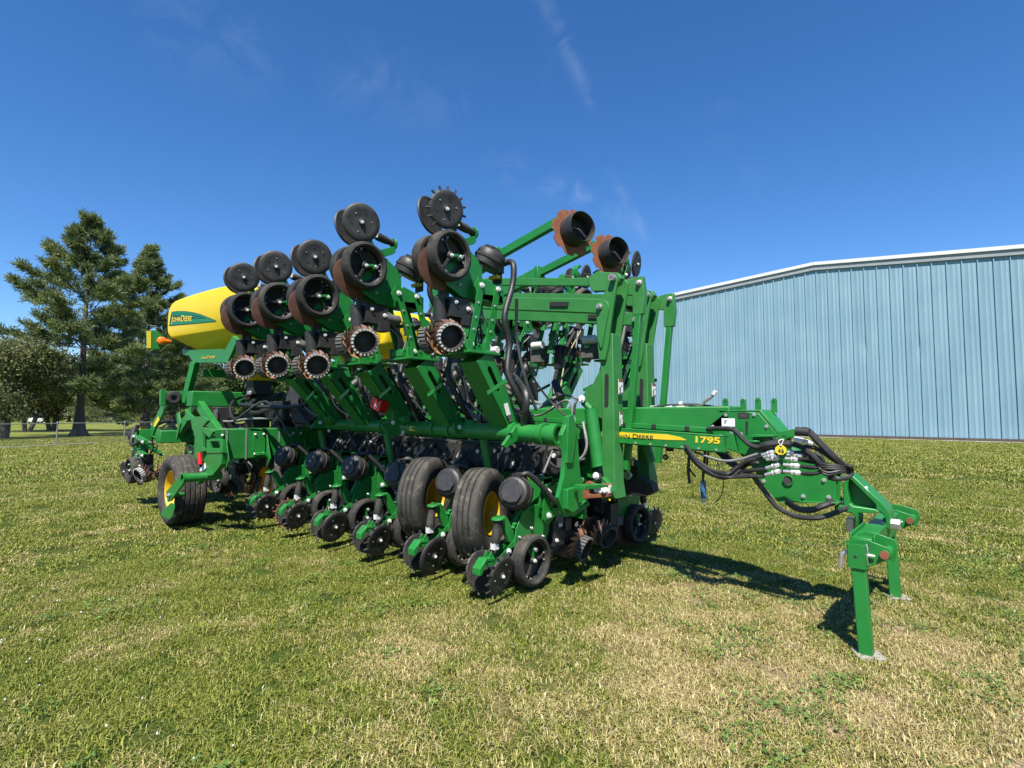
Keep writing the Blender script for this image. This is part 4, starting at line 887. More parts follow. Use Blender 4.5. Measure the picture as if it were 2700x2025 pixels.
# ---- folding posts and marker arms
def slab(name, pts, v, th, mt_, parent=PL, bevel=.004, label=None):
    g = G(); g.prism([P(x, y, v) for x, y in pts], (0, th, 0), mt_); return build(name, g, parent, bevel=bevel, label=label)
def post(v, near):
    """one upright of the fold frame; the outline is that of the near post, moved to v"""
    sh = lambda x, y: Vector((P(x, y, 4.05).x-(0 if near else .10), v, P(x, y, 4.05).z+(0 if near else .0)))
    g = G()
    body = [(1296, 700), (1325, 700), (1328, 860), (1330, 1000), (1330, 1055), (1342, 1075), (1330, 1075), (1297, 1066), (1297, 860)]
    lo = [(1294, 720), (1323, 720), (1326, 900), (1328, 1040), (1333, 1078), (1300, 1070), (1300, 880)]
    g.prism([sh(*q_) for q_ in lo], (0, .155, 0), FADED); o = build('post', g, PL, bevel=.006)
    g = G(); g.prism([sh(*q_)-Vector((0, .012, 0)) for q_ in ((1304, 725), (1310, 722), (1313, 730), (1311, 765), (1303, 765))], (0, .01, 0), INK)
    g = G()
    g.prism([sh(*q_)-Vector((0, .03, 0)) for q_ in ((1319, 603), (1331, 596), (1336, 604), (1334, 625), (1322, 700), (1318, 742), (1311, 778), (1298, 778), (1294, 742), (1290, 660), (1300, 648), (1310, 632))], (0, .028, 0), FADED)
    g.prism([sh(*q_)+Vector((0, .157, 0)) for q_ in ((1319, 603), (1331, 596), (1336, 604), (1334, 625), (1322, 700), (1318, 742), (1311, 778), (1298, 778), (1294, 742), (1290, 660), (1300, 648), (1310, 632))], (0, .028, 0), FADED)
    build('post_plate', g, PL, bevel=.004)
    g = G(); c = sh(1307, 668); tear = [c+Vector((math.cos(a)*.068, -.046, math.sin(a)*.075)) for a in np.linspace(R(-20), R(200), 14)]+[sh(1297, 735)-Vector((0, .046, 0)), sh(1302, 752)-Vector((0, .046, 0)), sh(1306, 752)-Vector((0, .046, 0))]
    g.prism(tear, (0, .015, 0), FADED); build('pivot_plate', g, PL, bevel=.003)
    g = G(); p = sh(1302, 664)-Vector((0, .05, 0)); g.bolt(p, -Y_, .020, STEEL, .035); p2 = sh(1330, 602)-Vector((0, .03, 0)); g.cyl(p2, p2-Y_*.05, .030, STEEL, 14); g.cyl(p2-Y_*.05, p2-Y_*.052, .016, RUST, 10); build('pivot_bolt', g, PL)
    gus = [(1299, 770), (1290, 805), (1278, 828), (1262, 845), (1252, 860), (1256, 876), (1272, 884), (1284, 894), (1290, 902), (1300, 905)]
    g = G(); g.prism([sh(*q_)+Vector((0, .02, 0)) for q_ in gus], (0, .022, 0), FADED); g.prism([sh(*q_)+Vector((0, .11, 0)) for q_ in gus], (0, .022, 0), FADED); build('gusset', g, PL, bevel=.003)
    g = G()
    for x, y0, y1 in ((1311, 812, 876),):
        a, b = sh(x, y0), sh(x-1, y1); hw = .020
        ou = [a+Vector((-hw, -.004, 0)), a+Vector((-hw*.6, -.004, .02)), a+Vector((hw*.6, -.004, .02)), a+Vector((hw, -.004, 0)), b+Vector((hw, -.004, 0)), b+Vector((0, -.004, -.02)), b+Vector((-hw, -.004, 0))]
        g.prism(ou, (0, .006, 0), INK)
    build('slot', g, PL)
    # stickers on the front face
    fx = sh(1329, 850).x+.005
    for (z0, h_, w_) in ((sh(1329, 835).z, .135, .075), (sh(1329, 905).z, .125, .045)):
        g = G(); g.box((fx+.006, v+.075, z0), (.004, w_, h_), STICK); g.box((fx+.0095, v+.075, z0+h_*.42), (.002, w_, h_*.16), RUST); g.box((fx+.0095, v+.06, z0-.02), (.002, w_*.22, h_*.3), INK); g.box((fx+.0095, v+.09, z0+.01), (.002, w_*.3, h_*.05), INK); g.box((fx+.0095, v+.075, z0-h_*.42), (.002, w_*.9, h_*.10), DUSTG)
        build('warning_sticker', g, PL)
    # thin strut beside it
    g = G(); a = Vector((sh(1350, 640).x+.02, v+.21, 2.60)); b = Vector((sh(1345, 1000).x-.08, v+.20, .95)); g.beam(a-Z_*.25, b, .055, .055, GREEN, (0, 1, 0)); build('strut', g, PL, bevel=.005)
    g = G(); yy = v+.21; xx = a.x
    g.prism([(xx-.05, yy-.03, 2.34), (xx+.05, yy-.03, 2.34), (xx+.07, yy-.03, 2.50), (xx+.05, yy-.03, 2.68), (xx-.02, yy-.03, 2.68), (xx-.20, yy-.03, 2.66), (xx-.20, yy-.03, 2.55), (xx-.05, yy-.03, 2.52)], (0, .06, 0), FADED); g.bolt((xx+.02, yy-.03, 2.62), -Y_, .020, STEEL, .035); build('strut_head', g, PL, bevel=.004)
    return sh
shn = post(4.05, True); shf = post(4.86, False)
def marker(v, sh, dz):
    piv = sh(1302, 664); y = v+.075
    rear = Vector((piv.x-2.5, y, piv.z+.42+dz))
    g = G(); g.beam(piv+Vector((-.02, .075, .02)), rear, .09, .13, FADED); build('marker_arm', g, PL, bevel=.005)
    g = G(); g.beam(piv+Vector((-.40, .025, .09)), piv+Vector((-.62, .025, .12)), .02, .045, INK); build('slot', g, PL)
    tp = sh(1330, 602); r2_ = Vector((tp.x-2.45, y, tp.z+.40+dz))
    g = G(); g.beam(tp+Vector((-.16, .03, .0)), r2_, .055, .075, FADED)
    build('marker_link', g, PL, bevel=.004)
    g = G(); g.prism([tp+Vector(q_) for q_ in ((-.30, 0, .06), (-.20, 0, .10), (.02, 0, .05), (.05, 0, 0), (.02, 0, -.05), (-.12, 0, -.09), (-.26, 0, -.07))], (0, .07, 0), FADED); build('link_head', g, PL, bevel=.004)
    # folded back outer section with telescoping tube
    a = rear+Vector((.05, 0, .10)); m_ = Vector((piv.x-1.36, y, 3.18+dz)); e = Vector((piv.x-.52, y, 3.36+dz))
    g = G(); d = (e-m_).normalized(); g.beam(a, m_, .10, .14, GREEN); g.beam(m_-d*.02, m_+d*.03, .12, .16, GREEN); build('outer_arm', g, PL, bevel=.005)
    g = G(); g.beam(m_-d*.1, e, .065, .085, GREEN); build('sliding_tube', g, PL, bevel=.004)
    g = G(); c = e+Vector((.13, .0, -.155)); g.beam(e+Vector((-.12, 0, -.02)), c, .05, .05, STEEL); build('disc_arm', g, PL, bevel=.003)
    ax = Vector((.90, -.28, .05)).normalized()
    g = G(); n = 32; Rr = .235; b1 = ax.cross(Z_).normalized(); b2 = ax.cross(b1); pts = []
    for i in range(96):
        t = i*6.2832/96; k = i % 12; rr = Rr-(.030*math.sin(math.pi*k/5)**.8 if 0 < k < 5 else 0); pts.append(c+(b1*math.cos(t)+b2*math.sin(t))*rr)
    g.prism(pts, ax*.007, RUST); dk = build('marker_disc', g, PL)
    g = G(); g.lathe([(.145, .01), (.150, .0), (.150, .16), (.144, .168), (.138, .16), (.138, .01)], c+ax*.012, ax, BLACK, 40, closed=True); g.lathe([(.14, .03), (.04, .03), (.03, .06), (0, .06)], c+ax*.01, ax, INK, 30)
    g.tube([c+ax*.08+b1*.12, c+ax*.10, c+ax*.08-b1*.10+b2*.06], .009, DUSTG, 6, 3)
    build('depth_band', g, PL)
marker(4.05, shn, 0); marker(4.86, shf, -.02)
# fold cylinder on the near post and its big bright barrel
g = G(); a, b = P(1257, 865, 3.92), P(1297, 1045, 3.92)
d = (b-a).normalized(); c1 = P(1276, 884, 3.92); c2 = P(1292, 1003, 3.92)
g.cyl(c1, c2, .056, GREEN, 24); g.cyl(c2, c2+d*.02, .062, GREEN, 24); build('fold_cylinder', g, PL)
g = G(); g.cyl(P(1260, 868, 3.90), c1, .030, GREEN, 14); g.cyl(P(1258, 862, 3.86), P(1258, 862, 3.98), .035, GREEN, 16); g.bolt(P(1257, 862, 3.86), -Y_, .024, WHITE, .03); build('cylinder_rod', g, PL)
g = G(); g.cyl(c2, P(1294, 1030, 3.92), .02, INK, 10); g.cyl(P(1292, 1030, 3.86), P(1292, 1030, 3.98), .032, INK, 14); g.bolt(P(1288, 1028, 3.85), -Y_, .022, WHITE, .03); g.prism([P(x, y, 3.94) for x, y in ((1275, 1052), (1300, 1030), (1316, 1045), (1322, 1062), (1290, 1056))], (0, .06, 0), GREEN); build('cylinder_foot', g, PL, bevel=.003)
g = G(); g.cyl(Vector((-2.62, 4.70, 1.42)), Vector((-2.50, 4.74, .98)), .056, GREEN, 20); build('fold_cylinder', g, PL)
# black foot of the far post
g = G(); g.prism([P(x, y, 4.6) for x, y in ((1345, 1040), (1375, 1030), (1405, 1045), (1412, 1062), (1395, 1072), (1350, 1068))], (0, .12, 0), INK); build('latch_block', g, PL, bevel=.004)
def on_plane(x, y, p0, nrm):
    d = ray(x, y); return CAM+d*((Vector(p0)-CAM).dot(nrm)/d.dot(nrm))
def lettering(name, body, p0, p1, ptop, mt_, parent=PL, lift=.003, shear=0, small=None, offset=.0):
    """flat raised letters: baseline from p0 to p1, capital height towards ptop"""
    p0, p1, ptop = Vector(p0), Vector(p1), Vector(ptop); ex = p1-p0; ey = ptop-p0; nz_ = ex.cross(ey).normalized()
    if nz_.dot(p0-CAM) > 0: nz_ = -nz_
    V_ = []; F__ = []; x = 0
    words = body if isinstance(body, list) else [(body, 1.0)]
    for t, sc_ in words:
        if t == ' ': x += .3*sc_; continue
        vs, fs = text_geo(t, sc_, shear=shear, offset=offset); o = len(V_); mn = min(v.x for v in vs); mxx = max(v.x for v in vs)
        V_ += [Vector((v.x-mn+x, v.y, v.z)) for v in vs]; F__ += [tuple(i+o for i in f) for f in fs]; x += mxx-mn+.07*sc_
    W_ = max(v.x for v in V_); Hc = .70
    g = G(); g.add([p0+ex*(v.x/W_)+ey*(v.y/Hc)+nz_*(lift+v.z*.1) for v in V_], F__, mt_); return build(name, g, parent)

# ---- tongue and hitch
Z7 = zm(1750, 1050, 4.022); ZH = zm(2200, 1200, 5.528); ZP = zm(1300, 1000, 4.148)
def z7(x, y, v): return P(*Z7(x, y), v)
def zh(x, y, v): return P(*ZH(x, y), v)
TV = 4.30
g = G(); a = P(1352, 896, TV); b = P(1575, 896, TV); a.z = b.z = 1.42; a.y = b.y = 4.44; g.beam(Vector((-7.4, 4.44, 1.40)), b, .26, .19, GREENW); build('main_tongue', g, PL, bevel=.012)
def beamz(u): return 1.262-.042*(u+2.47)
g = G(); v0 = 4.14
g.prism([(-5.2, v0, beamz(-5.2)-.07), (-1.55, v0, beamz(-1.55)-.075), (-1.52, v0, beamz(-1.5)+.060), (-5.2, v0, beamz(-5.2)+.065)], (0, .012, 0), GREEN)
g.prism([(-5.2, v0, beamz(-5.2)+.055), (-1.52, v0, beamz(-1.5)+.050), (-1.52, v0, beamz(-1.5)+.062), (-5.2, v0, beamz(-5.2)+.067)], (0, .10, 0), GREEN)
g.prism([(-5.2, v0, beamz(-5.2)-.07), (-1.55, v0, beamz(-1.55)-.075), (-1.55, v0, beamz(-1.55)-.063), (-5.2, v0, beamz(-5.2)-.058)], (0, .10, 0), GREEN)
build('side_rail', g, PL, bevel=.003)
g = G(); g.prism([(-4.5, v0+.11, beamz(-4.5)+.07), (-1.70, v0+.11, beamz(-1.7)+.068), (-1.70, v0+.11, beamz(-1.7)+.11), (-4.5, v0+.11, beamz(-4.5)+.112)], (0, .05, 0), GREEN)
for u_ in np.arange(-4.3, -1.75, .30): g.box((u_, v0+.105, beamz(u_)+.092), (.035, .02, .04), INK)
build('hose_tray', g, PL, bevel=.003)
g = G(); g.prism([z7(x, y, v0) for x, y in ((635, 372), (735, 372), (775, 560), (640, 525))], (0, .05, 0), GREEN); build('rail_end', g, PL, bevel=.003)
g = G(); w0 = 4.74
g.prism([(-5.2, w0, beamz(-5.2)-.07), (-1.55, w0, beamz(-1.55)-.075), (-1.52, w0, beamz(-1.5)+.060), (-5.2, w0, beamz(-5.2)+.065)], (0, .012, 0), GREEN)
g.prism([(-5.2, w0+.011, beamz(-5.2)+.055), (-1.52, w0+.011, beamz(-1.5)+.050), (-1.52, w0+.011, beamz(-1.5)+.062), (-5.2, w0+.011, beamz(-5.2)+.067)], (0, -.10, 0), GREEN)
build('side_rail', g, PL, bevel=.003)
# decal on the rail
def onrail(x, y): return P(*Z7(x, y), v0)
g = G(); yl = [P(x, y, v0)-Vector((0, .003, 0)) for x, y in ((1300, 930), (1352, 934), (1390, 936), (1440, 938), (1470, 944), (1484, 951), (1440, 950), (1352, 945), (1300, 942))]
g.prism(yl, (0, .002, 0), REFY); build('stripe_decal', g, PL)
lettering('lettering', [('J', 1), ('OHN', .8), (' ', 1), ('D', 1), ('EERE', .8)], P(1324, 944.5, v0), P(1411, 948.5, v0), P(1324, 935.5, v0), INK, lift=.005)
lettering('model_number', '1795', onrail(338, 468), onrail(600, 482), onrail(340, 404), REFY, lift=.003, offset=.035)
# gooseneck box
gv0, gv1 = 4.31, .27
g = G()
side = [(490, 282), (640, 160), (690, 150), (1000, 150), (1245, 430), (1230, 500), (1050, 560), (860, 600), (700, 560), (560, 420), (490, 360)]
g.prism([z7(x, y, gv0) for x, y in side], (0, .02, 0), GREEN); g.prism([z7(x, y, gv0)+Vector((0, gv1, 0)) for x, y in side], (0, .02, 0), GREEN)
g.prism([z7(x, y, gv0) for x, y in ((560, 128), (1010, 122), (1010, 142), (690, 146), (600, 156))], (0, gv1+.02, 0), GREEN)
g.prism([z7(x, y, gv0) for x, y in ((1010, 120), (1028, 126), (1272, 420), (1250, 440), (1000, 146))], (0, gv1+.02, 0), GREEN)
build('gooseneck', g, PL, bevel=.004)
g = G(); g.prism([z7(x, y, gv0-.09) for x, y in ((905, 415), (935, 385), (1165, 392), (1165, 410))], (0, .10, 0), GREEN); g.lathe([(0, 0), (.045, 0), (.045, .014), (0, .014)], z7(960, 465, gv0-.06), (0, 0, 1), GREEN, 20); build('step_plate', g, PL, bevel=.003)
g = G(); g.prism([z7(x, y, gv0)-Vector((0, .002, 0)) for x, y in ((865, 245), (900, 245), (890, 385), (870, 385))], (0, .004, 0), INK); build('slot', g, PL)
for (x, dy) in ((632, 0), (728, .2), (980, 0), (1068, .2)):
    p = z7(x, 112, gv0)+Vector((0, .04+dy, 0)); g = G(); g.prism([p+Vector(q_) for q_ in ((-.022, 0, -.03), (.022, 0, -.03), (.022, 0, .07), (.010, 0, .085), (-.010, 0, .085), (-.022, 0, .07))], (0, .012, 0), GREEN); g.cyl(p+Vector((0, -.002, .06)), p+Vector((0, .014, .06)), .007, INK, 8); build('lug', g, PL)
g = G(); g.prism([z7(x, y, gv0)-Vector((0, .003, 0)) for x, y in ((615, 212), (755, 214), (757, 302), (617, 298))], (0, .003, 0), STICK)
for k in range(3): g.prism([z7(x, y, gv0)-Vector((0, .005, 0)) for x, y in ((645, 232+k*14), (672-6*k, 232+k*14), (672-6*k, 238+k*14), (645, 238+k*14))], (0, .002, 0), DUSTG)
build('white_label', g, PL)
g = G(); g.prism([z7(x, y, gv0)-Vector((0, .003, 0)) for x, y in ((788, 154), (908, 154), (908, 214), (788, 214))], (0, .003, 0), INK)
for y in (170, 186, 200): g.prism([z7(xx, yy, gv0)-Vector((0, .005, 0)) for xx, yy in ((805, y-3), (890, y-3), (890, y+3), (805, y+3))], (0, .002, 0), DUSTG)
build('serial_plate', g, PL)
g = G()
for x, y in ((520, 300), (660, 180), (960, 175), (1180, 420), (820, 380), (720, 360), (1090, 300), (600, 400)): g.bolt(z7(x, y, gv0), -Y_, .010, STEEL, .012)
for k in range(6): g.bolt((-1.62-.14*k, 4.14, beamz(-1.62-.14*k)-.055), -Y_, .007, STEEL, .008)
for x, y in ((1060, 880), (1130, 1040), (1750, 1050), (1700, 870), (1480, 1040)): g.bolt(z7(x, y, 4.40), -Y_, .011, STEEL, .014)
build('bolts', g, PL)['kind'] = 'stuff'
# neck between gooseneck and hitch casting
g = G()
neck = [(760, 540), (900, 560), (1230, 470), (1330, 520), (1560, 660), (1830, 800), (1815, 1050), (1850, 1112), (1290, 1092), (1205, 1095), (1020, 880), (960, 760)]
for dv in (0, .17): g.prism([z7(x, y, 4.40)+Vector((0, dv, 0)) for x, y in neck], (0, .02, 0), GREEN)
g.prism([z7(x, y, 4.36) for x, y in ((1200, 1088), (1850, 1108), (1850, 1120), (1205, 1100))], (0, .26, 0), GREEN)
g.prism([z7(x, y, 4.40) for x, y in ((1230, 470), (1345, 520), (1840, 790), (1835, 800), (1560, 668), (1230, 480))], (0, .19, 0), GREEN)
build('neck', g, PL, bevel=.004)
g = G(); g.cyl(z7(1315, 870, 4.39), z7(1315, 870, 4.42), .032, INK, 20); g.lathe([(.032, 0), (.038, 0), (.038, .02), (.032, .02)], z7(1315, 870, 4.385), Y_, GREEN, 20, closed=True); build('pin_hole', g, PL)
# hitch casting
hv = 4.43
g = G(); web = [(165, 400), (215, 315), (740, 790), (800, 880), (720, 860), (180, 790)]
g.prism([zh(x, y, hv)+Vector((0, .085, 0)) for x, y in web], (0, .03, 0), GREEN)
def rim(pts): g.prism([zh(x, y, hv) for x, y in pts], (0, .20, 0), GREEN)
rim([(120, 420), (190, 330), (240, 290), (200, 400), (190, 480), (215, 640), (225, 745), (160, 770), (130, 720)])
rim([(195, 320), (255, 285), (725, 725), (815, 870), (805, 1100), (745, 1065), (738, 910), (690, 845), (600, 800), (600, 720)])
rim([(0, 735), (130, 728), (225, 700), (270, 745), (600, 790), (690, 850), (350, 845), (345, 1040), (315, 1060), (300, 900), (250, 845), (0, 812)])
build('hitch_casting', g, PL, bevel=.008)
g = G(); g.prism([zh(x, y, hv)-Vector((0, .0, 0)) for x, y in ((425, 462), (455, 462), (505, 535), (470, 540))], (0, .05, 0), STICK); build('white_label', g, PL)
g = G(); p = zh(890, 1010, 4.50); g.cyl(p-Vector((.07, 0, 0)), p+Vector((.030, 0, 0)), .040, STEEL, 6); g.cyl(p+Vector((.029, .0, 0)), p+Vector((.034, 0, 0)), .012, INK, 10); build('hitch_nut', g, PL, bevel=.003)
g = G(); c0 = zh(510, 1120, 4.10); g.box((-.645, 4.52, .620), (.11, 1.20, .13), GREEN); g.box((-.707, 4.18, .640), (.012, .48, .13), GREEN); g.box((-.583, 4.18, .640), (.012, .48, .13), GREEN); build('cross_bar', g, PL, bevel=.010)
g = G(); g.box(zh(240, 1010, 4.6), (.05, .06, .10), STEEL); build('hitch_tab', g, PL, bevel=.005)
# stands: bracket plates, leg, pins and feet; the far one is the near one moved across
def stand(v, du, far):
    off = Vector((du, v-3.85, 0))
    q_ = lambda x, y, vv=3.85: zh(x, y, vv)+off
    g = G()
    g.prism([q_(x, y, 3.90)+Vector((0, .09, 0)) for x, y in ((300, 1175), (420, 1150), (590, 1180), (850, 1275), (890, 1340), (885, 1420), (835, 1600), (765, 1560), (700, 1560), (420, 1500), (300, 1400))], (0, .014, 0), GREEN)
    build('stand_bracket', g, PL, bevel=.003); g = G()
    g.prism([q_(x, y) for x, y in ((160, 1245), (300, 1225), (500, 1245), (800, 1360), (850, 1430), (835, 1490), (740, 1545), (540, 1622), (480, 1622), (480, 1330), (180, 1330))], (0, .014, 0), GREEN)
    build('stand_bracket', g, PL, bevel=.003)
    c = q_(330, 1300); b0 = q_(345, 1622)
    g = G(); 
    for dx, dy, sx, sy in ((0, -.035, .088, .010), (0, .055, .088, .010), (-.044, .01, .010, .09), (.044, .01, .010, .09)):
        p = (c+b0)/2+Vector((dx, dy, 0)); g.box(p, (sx, sy, abs(c.z-b0.z)+.01), GREEN)
    g.cyl(q_(320, 1465)-Vector((0, .040, 0)), q_(320, 1465)-Vector((0, .041, 0)), .010, INK, 10)
    build('leg_sleeve', g, PL, bevel=.003)
    g = G(); top = c+Vector((0, .01, .0)); ft_ = Vector((q_(0, 0).x*0+(-.629+du), v, 0)); g.beam(top, ft_+Vector((0, 0, .015)), .072, .072, GREENW, (0, 1, 0)); o = build('stand_leg', g, PL, bevel=.005)
    g = G(); g.box(ft_+Vector((0.01, 0, .010)), (.15, .13, .018), CONC, Matrix.Rotation(.5, 3, 'Z')); build('foot_plate', g, PL, bevel=.003)
    g = G(); p = q_(745, 1440); g.cyl(p-Y_*.03, p+Y_*.17, .025, GREEN, 18); g.cyl(p-Y_*.045, p-Y_*.028, .024, RUST, 18); build('hitch_pin', g, PL)
    g = G(); g.tube([q_(215, 1420), q_(150, 1420), q_(110, 1470), q_(88, 1620)], .013, STEEL, 8, 5); build('pin_handle', g, PL)
    g = G(); g.tube([q_(470, 1290)-Y_*.02, q_(495, 1350)-Y_*.03, q_(490, 1480)-Y_*.03, q_(500, 1600)-Y_*.02], .004, STEEL, 6, 4); p = q_(500, 1450)-Y_*.02; g.cyl(p+Vector((-.02, 0, 0)), p+Vector((.035, 0, 0)), .012, WHITE, 10, .006); build('pin_clip', g, PL)
stand(3.85, 0, False); stand(5.20, -.01, True)
# hoses with couplers on the tongue
def hose(pts, r, mt_=HOSE, fn_=z7, v=4.2, name='hydraulic_hose'):
    g = G(); q_ = []
    for p in pts: q_.append(fn_(p[0], p[1], v+(p[2] if len(p) > 2 else 0)))
    g.tube(q_, r, mt_, 8, 6); return build(name, g, PL)
bund = [(240, 515, .05), (330, 640, -.02), (430, 730, -.05), (560, 800, -.06), (700, 815, -.08)]
for k in range(13):
    o_ = rng.normal(0, 17, 2)
    end = [((860, 830, -.1), (1050, 835, -.1)), ((820, 790, -.08), (950, 770, -.1), (1090, 748, -.1)), ((840, 740, -.06), (940, 690, -.1), (1010, 690, -.1)), ((850, 690, -.05), (980, 640, -.1), (1090, 610, -.1))][k % 4]
    hose([(x+o_[0], y+o_[1], dv-.012*k) for x, y, dv in bund]+[(x+o_[1]*.6, y+o_[0]*.8, dv) for x, y, dv in end[:-1]]+[end[-1]], .0115)
hose([(330, 570, 0), (480, 625, -.05), (640, 665, -.1), (820, 645, -.1), (1000, 590, -.1), (1140, 575, -.1)], .010, GHOSE)
hose([(720, 770, -.08), (780, 740, -.1), (860, 680, -.1), (990, 640, -.1)], .017)
for k in range(3): hose([(540+40*k, 540, .10), (700+30*k, 690, .06), (860+20*k, 790, .03), (960, 830, -.05)], .016)
hose([(465, 328, .06), (600, 322, .0), (740, 335, -.04), (830, 420, -.06), (930, 505, -.08), (1040, 525, -.1), (1150, 505, -.12), (1350, 485, -.12)], .019)
hose([(1040, 520, -.11), (1100, 500, -.13), (1200, 488, -.13), (1350, 490, -.13)], .030)
coup = [((1090, 650), (1230, 630), (1290, 640), (1430, 648)), ((1085, 742), (1235, 700), (1270, 705), (1450, 722)), ((1075, 815), (1245, 770), (1270, 775), (1460, 795)), ((1040, 605), (1180, 560), (1310, 570), (1390, 575)), ((1060, 625), (1180, 600), (1310, 600), (1480, 605))]
for c in coup:
    g = G()
    for a, b in ((c[0], c[1]), (c[2], c[3])):
        p, q_ = z7(*a, 4.07), z7(*b, 4.07); d = q_-p
        g.cyl(p, p+d*.48, .013, STEEL, 8); g.cyl(p+d*.46, p+d*.92, .018, WHITE, 6); g.cyl(p+d*.6, p+d*.7, .021, STEEL, 12); g.cyl(p+d*.92, q_, .013, STEEL, 8)
    build('coupler', g, PL)
g = G(); a = z7(1255, 350, 4.10); b = z7(1255, 800, 4.10); g.beam(a, b, .012, .05, GREEN); g.prism([z7(x, y, 4.09) for x, y in ((1255, 352), (1410, 318), (1415, 360), (1395, 420), (1255, 400))], (0, .02, 0), GREEN); build('coupler_plate', g, PL, bevel=.002)
for k, (y0, y1) in enumerate(((648, 690), (722, 715), (795, 760), (575, 640), (605, 660))):
    hose([(c_, y_, dv) for c_, y_, dv in ((coup[k][3][0], y0, -.13), (coup[k][3][0]+170, y0+12*(k % 2), -.14), (1740, 725+12*k-20, -.12), (1900, 735+8*k, -.10), (1985, 745+6*k, -.03))], .013)
    hose([(c_, y_, dv) for c_, y_, dv in ((coup[k][3][0], y0+6, -.12), (coup[k][3][0]+120, y0+30-8*k, -.10), (1700, 700+26*k, -.16), (1880, 720+16*k, -.13), (1990, 760+4*k, -.06))], .010)
hose([(1420, 350, -.1), (1530, 350, -.12), (1650, 470, -.14), (1790, 610, -.14), (1910, 720, -.10)], .024)
hose([(1300, 470, -.1), (1440, 510, -.12), (1560, 590, -.15), (1660, 690, -.15), (1720, 770, -.12)], .018)
hose([(1480, 515, -.11), (1580, 520, -.12), (1680, 570, -.12), (1800, 650, -.12), (1900, 710, -.1)], .015)
g = G(); p, q_ = z7(1385, 435, 4.07), z7(1590, 480, 4.07); d = q_-p; g.cyl(p, p+d*.5, .020, WHITE, 8); g.cyl(p+d*.5, p+d*.62, .013, STEEL, 8); g.cyl(p+d*.6, q_, .018, WHITE, 8); build('coupler', g, PL)
g = G(); p, q_ = z7(1400, 350, 4.0), z7(1545, 362, 4.0); g.cyl(p, q_, .030, INK, 14); build('electric_plug', g, PL)
for k in range(4): hose([(1910, 720+10*k, -.10), (1975, 720+14*k, -.12+.02*k), (1992, 770+10*k, -.08), (1940, 830+6*k, -.10), (1840, 862-4*k, -.14), (1750, 845-8*k, -.12)], .014)
hose([(960, 840, -.06), (1080, 1000, -.04), (1200, 1150, -.03), (1400, 1250, -.02), (1600, 1270, -.02), (1730, 1245, .03), (1880, 1190, .2), (1960, 1150, .25)], .019)
hose([(1300, 1095, .1), (1420, 1170, .1), (1560, 1185, .12), (1690, 1140, .14), (1800, 1100, .2)], .024)
hose([(270, 530, .05), (268, 640, .05), (262, 770, .05), (275, 905, .05)], .013); hose([(275, 750, .05), (300, 790, .04), (335, 830, .03)], .008)
hose([(440, 520, .1), (435, 640, .1), (420, 780, .1), (418, 890, .1)], .011); hose([(480, 520, .12), (470, 600, .12), (445, 800, .12)], .009)
g = G(); g.cyl(z7(418, 880, 4.3), z7(425, 1060, 4.3), .022, BLUEP, 12); g.cyl(z7(425, 1060, 4.3), z7(427, 1112, 4.3), .013, STEEL, 10); g.cyl(z7(419, 940, 4.3), z7(422, 990, 4.3), .025, BLUEP, 12); build('blue_plug', g, PL)
g = G(); g.tube([z7(300, 830, 4.25), z7(305, 960, 4.25), z7(312, 1020, 4.25)], .005, REFY, 6, 3); g.cyl(z7(312, 1015, 4.25), z7(314, 1062, 4.25), .012, YRIM, 8); build('yellow_cable', g, PL)
g = G(); g.tube([z7(560, 660, 4.2), z7(600, 760, 4.2), z7(635, 920, 4.2), z7(600, 1050, 4.2), z7(535, 1110, 4.2)], .004, INK, 6, 5); build('loose_wire', g, PL)
g = G(); g.cyl(z7(65, 500, 4.4), z7(65, 560, 4.4), .035, INK, 14); g.tube([z7(40, 500, 4.4), z7(28, 560, 4.4), z7(20, 610, 4.4)], .003, INK, 5, 3); p = z7(20, 625, 4.4); g.lathe([(0, -.025), (.018, -.02), (.028, 0), (.018, .02), (0, .025)], p, (0, 1, .2), INK, 12); build('cap_on_chain', g, PL)
# hoses and couplers lying on top of the tongue
for k in range(4): hose([(-160+30*k, 108-6*k, .15), (0+40*k, 88-4*k, .16), (220+40*k, 72+8*(k % 2), .17), (420, 80+6*k, .2), (560, 100, .22), (700, 100, .24)], .014)
for x0, y0, x1, y1 in ((-210, 112, 40, 85), (-60, 105, 150, 85), (90, 105, 270, 95), (150, 60, 215, 55)):
    g = G(); p, q_ = z7(x0, y0, 4.36), z7(x1, y1, 4.36); d = q_-p; g.cyl(p, p+d*.35, .009, STEEL, 8); g.cyl(p+d*.3, p+d*.75, .019, WHITE, 8); g.cyl(p+d*.75, q_, .014, STEEL, 8); build('coupler', g, PL)
g = G(); g.tube([z7(400, 75, 4.36), z7(440, 30, 4.36), z7(500, -10, 4.36), z7(545, -60, 4.36)], .014, GHOSE, 8, 4); g.cyl(z7(530, -35, 4.36), z7(552, -75, 4.36), .02, WHITE, 8); build('hose_tail', g, PL)
